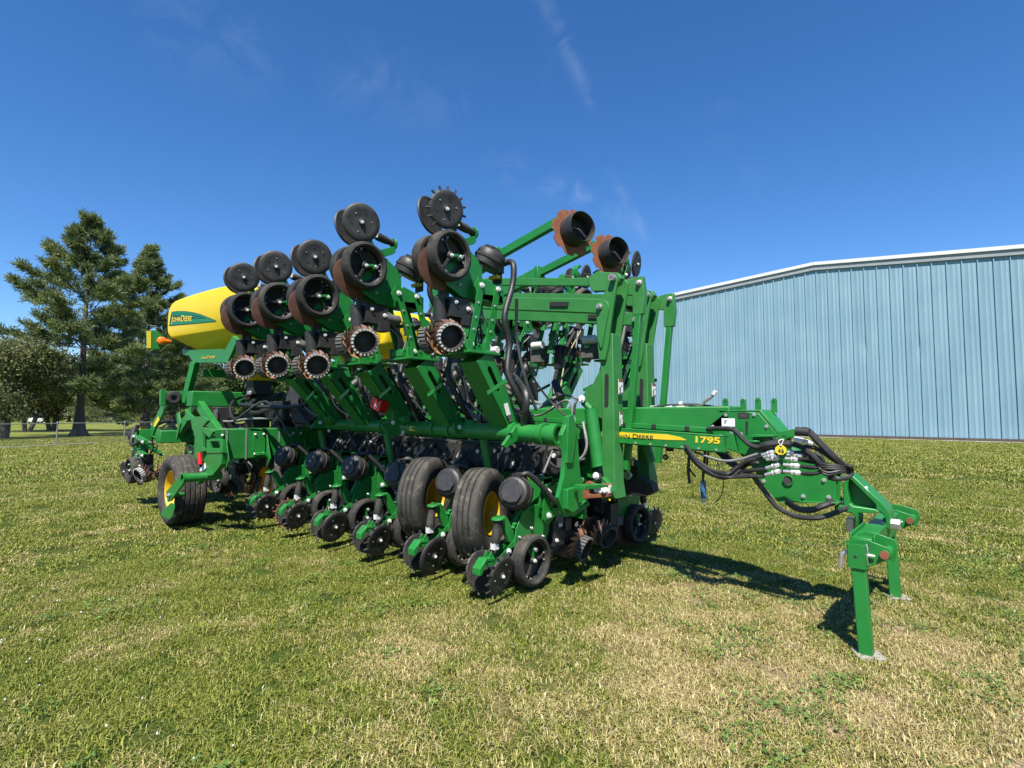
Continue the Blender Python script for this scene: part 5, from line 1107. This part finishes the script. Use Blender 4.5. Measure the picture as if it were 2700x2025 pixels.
# tag hung on the couplers
pc = z7(1240, 548, 4.03); tagr = empty('lot_tag', pc); tag(tagr, 'yellow eight sided tag numbered 46 hanging on the hoses', 'tag'); KEEP = ORG; ORG = tagr.location.copy()
ex = Vector((.86, .5, 0)).normalized(); g = G(); Rr = (z7(1305, 548, 4.03)-pc).length*.98
pts = [pc+ex*(math.cos(a)*Rr)+Z_*(math.sin(a)*Rr*.92) for a in [R(22.5+45*k) for k in range(8)]]
nn_ = ex.cross(Z_).normalized(); nn_ = nn_ if nn_.dot(CAM-pc) > 0 else -nn_
g.prism(pts, nn_*.003, REFY); build('plate', g, tagr)
t0 = pc+ex*(-Rr*.5)+Z_*(-Rr*.5)+nn_*.004; lettering('lettering', '46', t0, t0+ex*Rr*1.0, t0+Z_*Rr*.8, INK, parent=tagr, lift=.003)
g = G(); g.tube([pc+Z_*Rr*.7+nn_*.004, pc+Z_*Rr*1.3+ex*.012, pc+Z_*Rr*1.9+ex*.02, pc+Z_*Rr*1.6-ex*.012, pc+Z_*Rr*.8+nn_*.004], .003, WHITE, 5, 4); g.cyl(pc+Z_*Rr*.68+nn_*.003, pc+Z_*Rr*.68+nn_*.005, .008, INK, 8); build('string', g, tagr)
ORG = KEEP

# ---- hydraulic hoses at the fold frame and the wing end
hp = lambda pts, r, mt_, v=3.8: hose([(x, y) if len(q__) == 2 else (x, y, q__[2]) for q__ in pts for x, y in (q__[:2],)], r, mt_, fn_=lambda x, y, vv: P(*ZP(x, y), vv), v=v)
hp([(380, 400, .4), (520, 390, .3), (650, 320, .1), (770, 240, 0), (840, 245, -.02), (865, 330, -.02), (872, 390, -.02)], .011, GHOSE)
hp([(960, 190, .1), (910, 240, 0), (890, 320, -.02), (880, 390, -.03), (840, 470, -.03), (720, 580, -.03), (620, 680, -.03), (580, 790, -.03), (610, 890, -.03), (700, 965, -.03), (820, 965, -.03), (930, 900, -.02), (1010, 870, .02)], .011, HOSE)
hp([(875, 390, -.03), (890, 470, -.04), (830, 600, -.05), (780, 720, -.05), (775, 820, -.05), (830, 890, -.05), (910, 895, -.05), (990, 830, -.04), (1025, 720, -.03), (1010, 600, -.02), (985, 470, .02)], .012, GHOSE)
hp([(880, 400, -.03), (870, 500, -.03), (900, 560, -.02), (920, 600, -.01)], .008, HOSE)
hp([(230, -30, .1), (330, 90, -.1), (365, 200, -.15), (360, 330, -.15), (340, 430, -.12), (335, 520, -.1)], .030, HOSE, 3.5)
# long black vacuum hoses of the near upper units
for k in range(5):
    u_ = -3.14-PITCH*k; vm_, zm_ = ug[k][0]+.66, ug[k][1]+.06
    g = G(); g.tube([(u_-.18, vm_-.04, zm_-.02), (u_-.06, vm_+.02, zm_+.03), (u_+.02, vm_+.0, zm_-.03), (u_+.03, vm_-.03, zm_-.22), (u_+.05, 3.30, 2.28), (u_+.05, 3.36, 2.05), (u_+.09, 3.30, 1.80), (u_+.16, 3.38, 1.58), (u_+.16, 3.50, 1.42), (u_+.15, 3.55, 1.36)], .027, HOSE, 10, 6); build('vacuum_hose', g, PL)
    g = G(); g.tube([(u_+.10, 3.40, 2.45), (u_+.07, 3.44, 2.1), (u_+.20, 3.40, 1.75), (u_+.28, 3.45, 1.48)], .014, HOSE, 8, 5); build('wire_harness', g, PL)
    g = G(); g.tube([(u_-.25, 3.10, 1.78), (u_-.26, 3.2, 1.55), (u_-.16, 3.36, 1.42), (u_+.05, 3.45, 1.46)], .008, BEIGE if k % 2 else GHOSE, 6, 5); build('pale_cable', g, PL)
for k in range(6):
    u_ = -3.2-PITCH*k
    for j in range(4):
        x = u_+rng.uniform(-.25, .25); g = G(); g.tube([(x+.05, 5.35, 2.5), (x+rng.uniform(-.1, .1), 5.2, 2.1), (x-.12, 5.12, 1.75), (x+rng.uniform(-.15, .15), 4.95, 1.45)], (.026, .014, .009, .012)[j], (HOSE, HOSE, BEIGE, GHOSE)[j], 7, 5); build('wire_harness' if j else 'vacuum_hose', g, PL)
    g = G(); g.box((u_-.25, 5.15, 2.2), (.16, .18, .22), DUSTG); g.cyl((u_-.28, 5.05, 2.30), (u_-.12, 5.05, 2.30), .05, WHITE, 12); g.box((u_+.02, 5.2, 2.15), (.10, .10, .3), BLACK); build('control_valve', g, PL, bevel=.008)
for k in range(44):                                        # bundles leaning between the near wing arms
    u0 = -2.95-.088*k+rs_.uniform(-.06, .06) if False else -2.95-.088*k; v0_ = rng.uniform(3.42, 3.85); u2 = u0+rng.uniform(-.3, .25)
    g = G(); g.tube([(u0, v0_-.25, 1.92), (u0+rng.uniform(-.1, .1), v0_-.1, 1.75), ((u0+u2)/2+rng.uniform(-.1, .1), v0_+rng.uniform(-.05, .1), 1.56), (u2, v0_+.05, 1.42), (u2+rng.uniform(-.2, .2), v0_+.2, 1.30)], (.009, .011, .015, .022)[k % 4], (HOSE, HOSE, HOSE, HOSE, GHOSE, HOSE, BEIGE)[k % 7], 6, 5); build('wire_harness' if k % 4 < 2 else 'hydraulic_hose', g, PL)
for k in range(7):
    c = Vector((-3.45-.5*k, 3.72, 1.62)); g = G(); pr = []
    for j in range(14): pr += [(.050 if j % 2 else .062, -.16+.024*j)]
    g.lathe(pr, c, (.35, .3, 1), DUSTG, 14); g.cyl(c+Vector((.05, .05, .16)), c+Vector((.1, .2, .30)), .055, BLACK, 12); g.box(c+Vector((-.2, .05, .05)), (.10, .12, .16), BLACK); g.box(c+Vector((-.2, -.02, .08)), (.05, .03, .06), WHITE); build('corrugated_duct', g, PL)
g = G(); g.box((-4.45, 3.40, 1.30), (.17, .012, .045), REFY, None); build('yellow_sticker', g, PL)
# dark tangle inside: hoses, valves and pipes between the two wings
rs_ = random.Random(11)
for v_, z_ in ((3.93, 1.02), (4.75, 1.05)):
    g = G(); g.beam((-2.95, v_, z_), (-7.1, v_, z_+.06), .20, .26, BLACK); build('vacuum_manifold', g, PL, bevel=.03)
for k in range(34):
    u0 = -2.98-.122*k; g = G(); zt = 1.10+rs_.uniform(-.05, .1); g.tube([(u0, 3.82, zt), (u0+rs_.uniform(-.06, .06), 3.70+rs_.uniform(-.03, .03), zt-.12), (u0+rs_.uniform(-.15, .15), 3.64+rs_.uniform(-.06, .06), .82), (u0+rs_.uniform(-.2, .2), 3.62, .70)], rs_.choice((.009, .012, .020)), HOSE if k % 5 else GHOSE, 6, 5); build('seed_hose', g, PL)
    if k % 2 == 0:
        g = G(); c = Vector((u0+.04, 3.79, rs_.uniform(.92, 1.12))); g.cyl(c, c+Vector((0, .06, 0)), .035, BLACK, 12); g.cyl(c-Vector((0, .012, 0)), c, .02, STEEL if k % 4 else WHITE, 8); g.box(c+Vector((.06, .02, -.06)), (.05, .05, .07), DUSTG); build('control_valve', g, PL)
g = G(); g.beam((-2.9, 4.44, .98), (-7.4, 4.44, 1.0), .24, .30, GREEN); build('lower_tongue', g, PL, bevel=.012)
for k in range(46):
    u0 = rs_.uniform(-6.9, -2.9); v0_ = rs_.uniform(3.7, 4.9); z0 = rs_.uniform(.75, 1.7); r0 = rs_.choice((.008, .010, .012, .016, .026))
    pts = [(u0, v0_, z0)]
    for j in range(4): pts.append((pts[-1][0]-rs_.uniform(.05, .4), min(5.0, max(3.62, pts[-1][1]+rs_.uniform(-.25, .25))), min(1.95, max(.65, pts[-1][2]+rs_.uniform(-.28, .28)))))
    g = G(); g.tube(pts, r0, rs_.choice((HOSE, HOSE, HOSE, HOSE, GHOSE, BEIGE)), 6, 5); build('hydraulic_hose', g, PL)
for k in range(26):
    c = Vector((-3.0-.16*k+rs_.uniform(-.08, .08), rs_.uniform(3.8, 4.85), rs_.uniform(.55, 1.85))); g = G()
    if k % 3 == 0: g.cyl(c, c+Vector((rs_.uniform(-.2, .2), .1, rs_.uniform(.15, .4))), .045, INK, 12); nm = 'oil_filter'
    elif k % 3 == 1: g.box(c, (.22, .18, .26), BLACK); g.box(c+Vector((0, -.10, .05)), (.10, .03, .08), DUSTG); nm = 'control_box'
    else: g.lathe([(.045, -.15), (.060, -.13), (.045, -.11), (.060, -.09), (.045, -.07), (.060, -.05), (.045, -.03), (.060, -.01), (.045, .01), (.060, .03), (.045, .05)], c, (.4, .2, 1), DUSTG, 14); nm = 'corrugated_duct'
    build(nm, g, PL, bevel=.006 if k % 3 == 1 else 0)
g = G(); c = P(820, 873, 3.16); M3 = Matrix.Rotation(.35, 3, 'Y'); g.box(c, (.17, .10, .12), RED, M3); g.box(c+Vector((.02, -.055, -.02)), (.05, .006, .03), STICK, M3); g.cyl(c+Vector((.05, -.05, .03)), c+Vector((.05, -.06, .03)), .012, INK, 10); build('cylinder_lock', g, PL, bevel=.006)
g = G(); a_ = PU(1097, 890, -3.10); g.prism([PU(x, y, -3.085) for x, y in ((1088, 873), (1096, 870), (1103, 895), (1094, 898))], (.003, 0, 0), STICK); g.prism([PU(x, y, -3.085) for x, y in ((1095, 898), (1103, 896), (1107, 908), (1101, 912))], (.003, 0, 0), DUSTG); build('warning_sticker', g, PL)

# ---- rear frame, wheel and rear units
ZR = zm(320, 1000, 5.53); Z2 = zm(300, 900, 3.017); ZT = zm(380, 720, 5.924)
def flu(name, pts, u_, th, mt_=GREEN, f=ZR, bevel=.004):
    g = G(); g.prism([PU(*f(x, y), u_) for x, y in pts], (-th, 0, 0), mt_); return build(name, g, PL, bevel=bevel)
def fl(name, pts, v, th, mt_=GREEN, f=ZR, bevel=.004): return slab(name, [f(x, y) for x, y in pts], v, th, mt_, bevel=bevel)
g = G(); g.box((-7.55, 4.3, 1.06), (.36, 3.9, .40), GREEN); build('rear_beam', g, PL, bevel=.015)
g = G(); g.box((-8.5, 4.3, 1.67), (.24, 3.6, .22), GREEN); build('upper_beam', g, PL, bevel=.012)
g = G(); g.box((-9.35, 4.3, 1.11), (.22, 3.9, .19), GREEN); build('rear_toolbar', g, PL, bevel=.012)
for x_, v_ in ((-7.36, 2.62), (-7.36, 2.86), (-7.36, 3.3), (-7.36, 3.55)):
    g = G(); g.box((-7.55, v_, 1.06), (.375, .018, .415), GHOSE); build('band_clamp', g, PL)
for v_ in (2.62, 4.3, 5.9):
    g = G(); g.beam((-8.5, v_, 1.62), (-7.65, v_, 1.2), .08, .14, GREEN); g.beam((-8.5, v_, 1.62), (-9.3, v_, 1.15), .08, .14, GREEN); build('frame_brace', g, PL, bevel=.006)
flu('upright', [(575, 150), (640, 150), (640, 380), (650, 392), (575, 385)], -9.15, .08)
fl('rear_arm', [(572, 383), (652, 390), (500, 700), (400, 930), (372, 930), (368, 830)], 2.38, .03)
fl('reflector', [(532, 545), (550, 600), (490, 696), (466, 690), (476, 645)], 2.372, .005, REFY, bevel=0)
flu('roller_plate', [(650, 172), (930, 172), (930, 352), (650, 350)], -9.20, .03)
g = G(); c = PU(*ZR(765, 268), -9.12); rr_ = (PU(*ZR(765, 168), -9.12)-c).length*.98; g.lathe([(rr_*.4, -.05), (rr_*.8, -.05), (rr_, -.02), (rr_, .05), (rr_*.8, .09), (rr_*.4, .09)], c, (-1, .25, 0), RUBBER, 28, closed=True); g.lathe([(0, 0), (rr_*.42, 0)], c+Vector((.0, 0, 0)), (-1, .25, 0), INK, 20); build('rubber_roller', g, PL)
flu('brace_plate', [(862, 185), (935, 178), (930, 345), (880, 345)], -9.13, .02)
fl('box_tube', [(482, 722), (742, 712), (742, 890), (482, 900)], 2.52, .25)
fl('end_plate', [(925, 430), (965, 485), (1050, 560), (1060, 545), (1195, 545), (1260, 600), (1180, 700), (1185, 1000), (1235, 1012), (1232, 1050), (1120, 1062), (1085, 870), (1025, 700), (1012, 600), (935, 565)], 2.30, .035)
fl('end_gusset', [(1180, 700), (1280, 720), (1340, 760), (1280, 860), (1190, 770)], 2.28, .03)
g = G()
for x0, x1, y0, y1 in ((1240, 1290, 880, 1080), (1435, 1475, 880, 1070), (1290, 1435, 865, 905), (1290, 1435, 1005, 1078)):
    g.prism([P(*ZR(x, y), 2.26) for x, y in ((x0, y0), (x1, y0), (x1, y1), (x0, y1))], (0, .03, 0), GREEN)
build('jack_bracket', g, PL, bevel=.004)
fl('wheel_bracket', [(1250, 1080), (1470, 1075), (1455, 1240), (1330, 1400), (1230, 1420), (1095, 1535), (1085, 1480), (1225, 1330), (1190, 1180)], 2.27, .06)
fl('cross_pin', [(870, 575), (985, 572), (985, 602), (870, 606)], 2.28, .03)
fl('hanger', [(800, 500), (830, 480), (860, 640), (830, 760), (800, 890), (790, 880), (815, 700)], 2.34, .02)
g = G(); g.cyl(P(*ZR(1140, 1075), 2.22), P(*ZR(1150, 1240), 2.22), .028, RED, 14); build('cylinder_lock', g, PL)
fl('warning_sticker', [(1140, 1318), (1215, 1220), (1232, 1290), (1195, 1335), (1142, 1340)], 2.262, .004, STICK, bevel=0)
wc = Vector((-7.98, 2.30, .46))
r = link('transport_tyre', tyre_geo(G(), (0, 0, 0), Y_, .46, .25, .36, 5).mesh('transport_tyre'), PL, wc-ORG)
g = G(); g.lathe([(.25, -.11), (.265, -.125), (.25, -.135), (.232, -.115), (.222, .0), (.12, .03), (.09, -.03), (0, -.03)], (0, 0, 0), Y_, YRIM, 36); link('rim', g.mesh('rim'), r)
r2 = link('transport_tyre', r.data, PL, Vector((-7.98, 6.3, .46))-ORG); link('rim', r.children[0].data, r2)
r3 = link('transport_tyre', r.data, PL, Vector((-7.6, 3.35, .46))-ORG); link('rim', r.children[0].data, r3)
g = G(); a = P(*ZR(885, 1445), 2.02); b = a+Vector((.0, .42, 0)); g.lathe([(.045, 0), (.062, 0), (.062, .012), (.052, .02), (.052, .42)], a, Y_, GREEN, 24); g.cyl(a+Y_*.02, a+Y_*.021, .045, INK, 18); build('wheel_spindle', g, PL)
fl('wheel_arm', [(415, 1195), (520, 1075), (560, 1045), (575, 1100), (545, 1140), (450, 1270), (425, 1280)], 2.05, .025, f=Z2)
g = G(); p = P(*Z2(440, 1225), 2.04); g.cyl(p, p+Y_*.16, .032, GREEN, 14); g.bolt(p, -Y_, .02, STEEL, .03); build('wheel_hub', g, PL)
fl('mud_scraper', [(370, 1372), (400, 1335), (450, 1285), (478, 1290), (480, 1335), (462, 1400), (440, 1418), (385, 1395)], 2.04, .01, f=Z2)
for k in range(7):
    v_ = 2.50+.52*k; g = G(); g.box((-7.355, v_, 1.05), (.02, .16, .34), GREEN); g.box((-7.30, v_, .92), (.10, .12, .03), GREEN); g.prism([(-7.34, v_+.09, 1.18), (-7.20, v_+.09, .86), (-7.34, v_+.09, .70)], (0, .012, 0), GREEN)
    for dy in (-.055, .055):
        for dz in (-.13, .13): g.bolt((-7.345, v_+dy, 1.05+dz), X_, .012, WHITE)
    build('beam_bracket', g, PL, bevel=.003)
UROT = (0, 0, R(-90))
for k, v in enumerate((2.30, 3.06, 3.82, 4.6)): row_unit((-10.1, v, .36), UROT, -.05, (0, 0), 1)
for k, v in enumerate((3.02, 3.8, 4.55, 5.3)): row_unit((-8.42, v, .28), UROT, .0, (0, 0), 0)
for k in range(7):
    g = G(); y0 = 2.42+.1*k; g.tube([(-9.9, y0, 1.25-.03*k), (-9.6, y0+.1, 1.34), (-9.1, y0+.25, 1.33), (-8.6, y0+.4, 1.45-.04*k), (-8.0, y0+.5, 1.40)], .026 if k == 0 else .013, GHOSE if k == 3 else HOSE, 8, 5); build('vacuum_hose' if k == 0 else 'hydraulic_hose', g, PL)
for k in range(10):
    y0 = 2.7+.28*k; g = G(); g.tube([(-8.6, y0, 1.5), (-8.1, y0+rs_.uniform(0, .3), 1.35), (-7.6, y0+.3, 1.30+rs_.uniform(0, .1)), (-7.1, y0+.7, 1.38), (-6.5, y0+.9, 1.3)], rs_.choice((.010, .014, .024)), rs_.choice((HOSE, HOSE, GHOSE)), 7, 5); build('hydraulic_hose', g, PL)
for k in range(26):
    y0 = 2.9+.13*k; u1 = rs_.uniform(-7.4, -6.4); g = G(); g.tube([(-8.1+rs_.uniform(-.1, .1), 3.3+.08*k, 1.78), (-8.0, y0, 1.62), (rs_.uniform(-7.9, -7.3), y0+rs_.uniform(-.2, .2), rs_.uniform(1.3, 1.6)), (u1, y0+.1, rs_.uniform(1.2, 1.75)), (u1+.5, y0+.2, rs_.uniform(1.0, 1.7))], rs_.choice((.012, .018, .026)), HOSE, 6, 5); build('seed_hose', g, PL)
for v_ in (3.5, 5.0):
    g = G(); g.lathe([(.10, -.12), (.30, -.12), (.32, -.08), (.32, .08), (.30, .12), (.10, .12)], (-6.9, v_, 1.62), (.5, -1, .1), BLACK, 30); g.lathe([(0, -.05), (.11, -.05), (.12, -.13), (.10, -.13)], (-6.9, v_, 1.62), (.5, -1, .1), INK, 24); build('fan_housing', g, PL)
for k in range(9):
    c = (-8.05+rs_.uniform(-.2, .2), 2.85+.38*k, 1.40); g = G(); g.box(c, (.30, .24, .30), BLACK); g.box((c[0]+.12, c[1]-.12, c[2]+.04), (.10, .04, .14), DUSTG); build('control_box', g, PL, bevel=.01)
# lamp bracket
flu('lamp_bracket', [(35, 900), (215, 903), (262, 950), (365, 1058), (345, 1128), (225, 1192), (38, 1190)], -9.6, .02, f=ZT)
flu('reflector', [(42, 905), (108, 905), (108, 1172), (42, 1172)], -9.592, .006, REFY, f=ZT, bevel=0)
g = G(); c = PU(*ZT(272, 1062), -9.59); rl = (PU(*ZT(272, 997), -9.59)-c).length; ax = Vector((1, -.15, 0)).normalized(); g.lathe([(rl, 0), (rl, .03), (rl*.88, .055), (rl*.5, .07), (0, .075)], c, ax, ORANGE, 28); g.cyl(c+Vector((.03, .03, 0)), c+Vector((.05, .12, 0)), .045, ORANGE, 14, .02); build('amber_lamp', g, PL)
g = G(); g.beam(PU(*ZT(360, 1058), -9.6), PU(*ZT(360, 1058), -9.6)+Vector((.1, .35, 0)), .03, .03, GREEN); build('lamp_arm', g, PL)
# ---- seed tanks
def tank_mesh():
    ou = [(-9.58, 2.71), (-9.60, 2.79), (-9.605, 2.90), (-9.60, 3.02), (-9.56, 3.12), (-9.46, 3.19), (-9.25, 3.225), (-8.6, 3.25), (-8.0, 3.25), (-7.72, 3.215), (-7.60, 3.13), (-7.55, 3.0), (-7.54, 2.86), (-7.56, 2.70), (-7.588, 2.625), (-7.63, 2.55), (-7.76, 2.42), (-7.92, 2.36), (-8.4, 2.35), (-8.85, 2.36), (-9.05, 2.41), (-9.28, 2.53), (-9.45, 2.625), (-9.53, 2.67)]
    oo = ou; ou = []; n_ = len(oo)
    for i in range(n_):
        a_, b_, c_, d_ = (np.array(oo[(i+k_) % n_]) for k_ in (-1, 0, 1, 2))
        for t in (0, 1/3, 2/3): ou.append(tuple(.5*((2*b_)+(c_-a_)*t+(2*a_-5*b_+4*c_-d_)*t*t+(3*b_-a_-3*c_+d_)*t**3)))
    cx, cz = -8.55, 2.80; secs = [(0, .915), (.004, .935), (.016, .957), (.035, .974), (.065, .987), (.11, .996), (.18, 1.0), (.45, 1.0), (.9, 1.0), (1.35, 1.0), (1.62, 1.0), (1.69, .996), (1.735, .987), (1.765, .974), (1.784, .957), (1.796, .935), (1.80, .915)]
    g = G(); vs = []; fs = []; n = len(ou)
    for dv, sc_ in secs:
        for u_, z_ in ou:
            uu = cx+(u_-cx)*sc_; zz = cz+(z_-cz)*sc_; v = 2.46+dv
            tap = (uu+9.6)*.15*(1-dv/.9) if dv < .9 else (uu+9.6)*.15*(1-dv/.9)
            und = max(0, 2.64-zz)*.95*(1 if dv < .6 else (-1 if dv > 1.2 else 0))
            if zz > 3.0: zz += .05*math.sin(math.pi*min(1, max(0, dv/1.8)))
            vs.append((uu, v+tap+und, zz))
    for i in range(len(secs)-1):
        for j in range(n): fs.append((i*n+j, i*n+(j+1) % n, (i+1)*n+(j+1) % n, (i+1)*n+j))
    i0, i1 = 3*[i for i, p in enumerate(oo) if abs(p[0]+7.588) < 1e-6][0], 3*[i for i, p in enumerate(oo) if abs(p[0]+9.45) < 1e-6][0]
    for bs_ in (0, (len(secs)-1)*n):
        fs.append(tuple(bs_+j for j in range(i0, i1+1))); fs.append(tuple(bs_+(i1+j) % n for j in range((i0-i1) % n+1)))
    g.add(vs, fs, YELLOW); g.v = [(x-ORG.x, y-ORG.y, z-ORG.z) for x, y, z in g.v]
    return g.mesh('seed_tank')
tm = tank_mesh()
for v_ in (0, 2.35):
    o = link('seed_tank', tm, PL, (0, v_, 0))
    g = G(); g.lathe([(0, .07), (.22, .07), (.26, .05), (.26, 0)], (-8.4, 3.35+v_, 3.29), Z_, INK, 28); build('tank_lid', g, PL)
tp0 = Vector((-9.6, 2.462, 2.8)); tn = Vector((.15, -1, 0)).normalized()
TP = lambda x, y, lift=0: on_plane(*ZT(x, y), tp0+tn*lift, tn)
def tdecal(name, pts, mt_, lift):
    g = G(); g.prism([TP(x, y, lift) for x, y in pts], tn*.0015, mt_); return build(name, g, PL)
dec = [(388, 828), (428, 605), (520, 592), (640, 594), (760, 610), (880, 642), (1000, 690), (1100, 732), (1130, 748), (1118, 762)]
tdecal('tank_decal', dec, DECDARK, .004)
tdecal('decal_stripe', [(434, 612), (520, 600), (640, 604), (760, 622), (880, 654), (1000, 700), (1090, 738), (1000, 712), (860, 672), (740, 648), (600, 630), (430, 628)], DECGREEN, .0075)
tdecal('decal_stripe', [(430, 634), (600, 636), (720, 656), (840, 690), (980, 704), (840, 700), (700, 682), (560, 664), (426, 660)], DECGREEN, .0075)
tdecal('decal_stripe', [(396, 815), (400, 778), (600, 752), (800, 716), (980, 708), (1095, 742), (1110, 752), (800, 778), (600, 798)], DECGREEN, .0075)
lettering('lettering', [('J', 1.0), ('OHN', .78), (' ', .35), ('D', 1.0), ('EERE', .78)], TP(428, 766, .004), TP(746, 742, .004), TP(438, 676, .004), REFY, lift=.006, offset=.015)
fl('tank_frame', [(595, 1180), (655, 1205), (1195, 1185), (1255, 1205), (1385, 975), (1455, 1040), (1440, 1080), (1300, 1400), (770, 1400), (700, 1292), (600, 1275)], 2.66, .05, f=ZT)
q0 = lambda x, y: P(*ZT(x, y), 2.657)
lettering('lettering', [('E', 1), ('xact', .95), ('E', 1), ('merge', .95)], q0(897, 1342), q0(1112, 1322), q0(905, 1296), REFY, lift=.003, shear=.2)
for v_ in (0, 2.35):
    g = G(); cb = Vector((-8.1, 3.3+v_, 2.36))
    tp = [(-.55, -.42), (.42, -.42), (.42, .42), (-.55, .42)]; bt = [(-.12, -.12), (.12, -.12), (.12, .12), (-.12, .12)]
    vs = [cb+Vector((x, y, 0)) for x, y in tp]+[cb+Vector((x, y, -.42)) for x, y in bt]; g.add(vs, [(0, 1, 5, 4), (1, 2, 6, 5), (2, 3, 7, 6), (3, 0, 4, 7), (4, 5, 6, 7)], YELLOW); build('tank_hopper', g, PL, bevel=.02)
    g = G(); g.box(cb+Vector((0, 0, -.52)), (.26, .26, .20), INK); g.box(cb+Vector((0, -.13, -.60)), (.12, .03, .06), STEEL); build('tank_outlet', g, PL, bevel=.01)
g = G(); g.beam(P(*ZT(800, 1395), 2.68), P(*ZR(935, 340), 2.62), .09, .10, GREEN); build('tank_leg', g, PL, bevel=.005)
g = G(); g.beam((-7.3, 3.9, 2.05), (-7.5, 3.9, 1.2), .10, .10, GREEN); build('tank_leg', g, PL, bevel=.005)
for v_ in (3.2, 4.3, 5.4): 
    g = G(); g.beam((-8.9, v_, 2.1), (-7.3, v_, 2.1), .08, .12, GREEN); build('tank_crossbar', g, PL, bevel=.005)
g = G(); g.box((-7.35, 4.3, 2.08), (.10, 3.0, .12), GREEN); g.box((-8.95, 4.3, 2.08), (.10, 3.0, .12), GREEN); build('tank_rail', g, PL, bevel=.005)
g = G(); g.box((-7.3, 4.3, 1.5), (.5, 2.2, .25), BLACK); build('walkway', g, PL, bevel=.01)
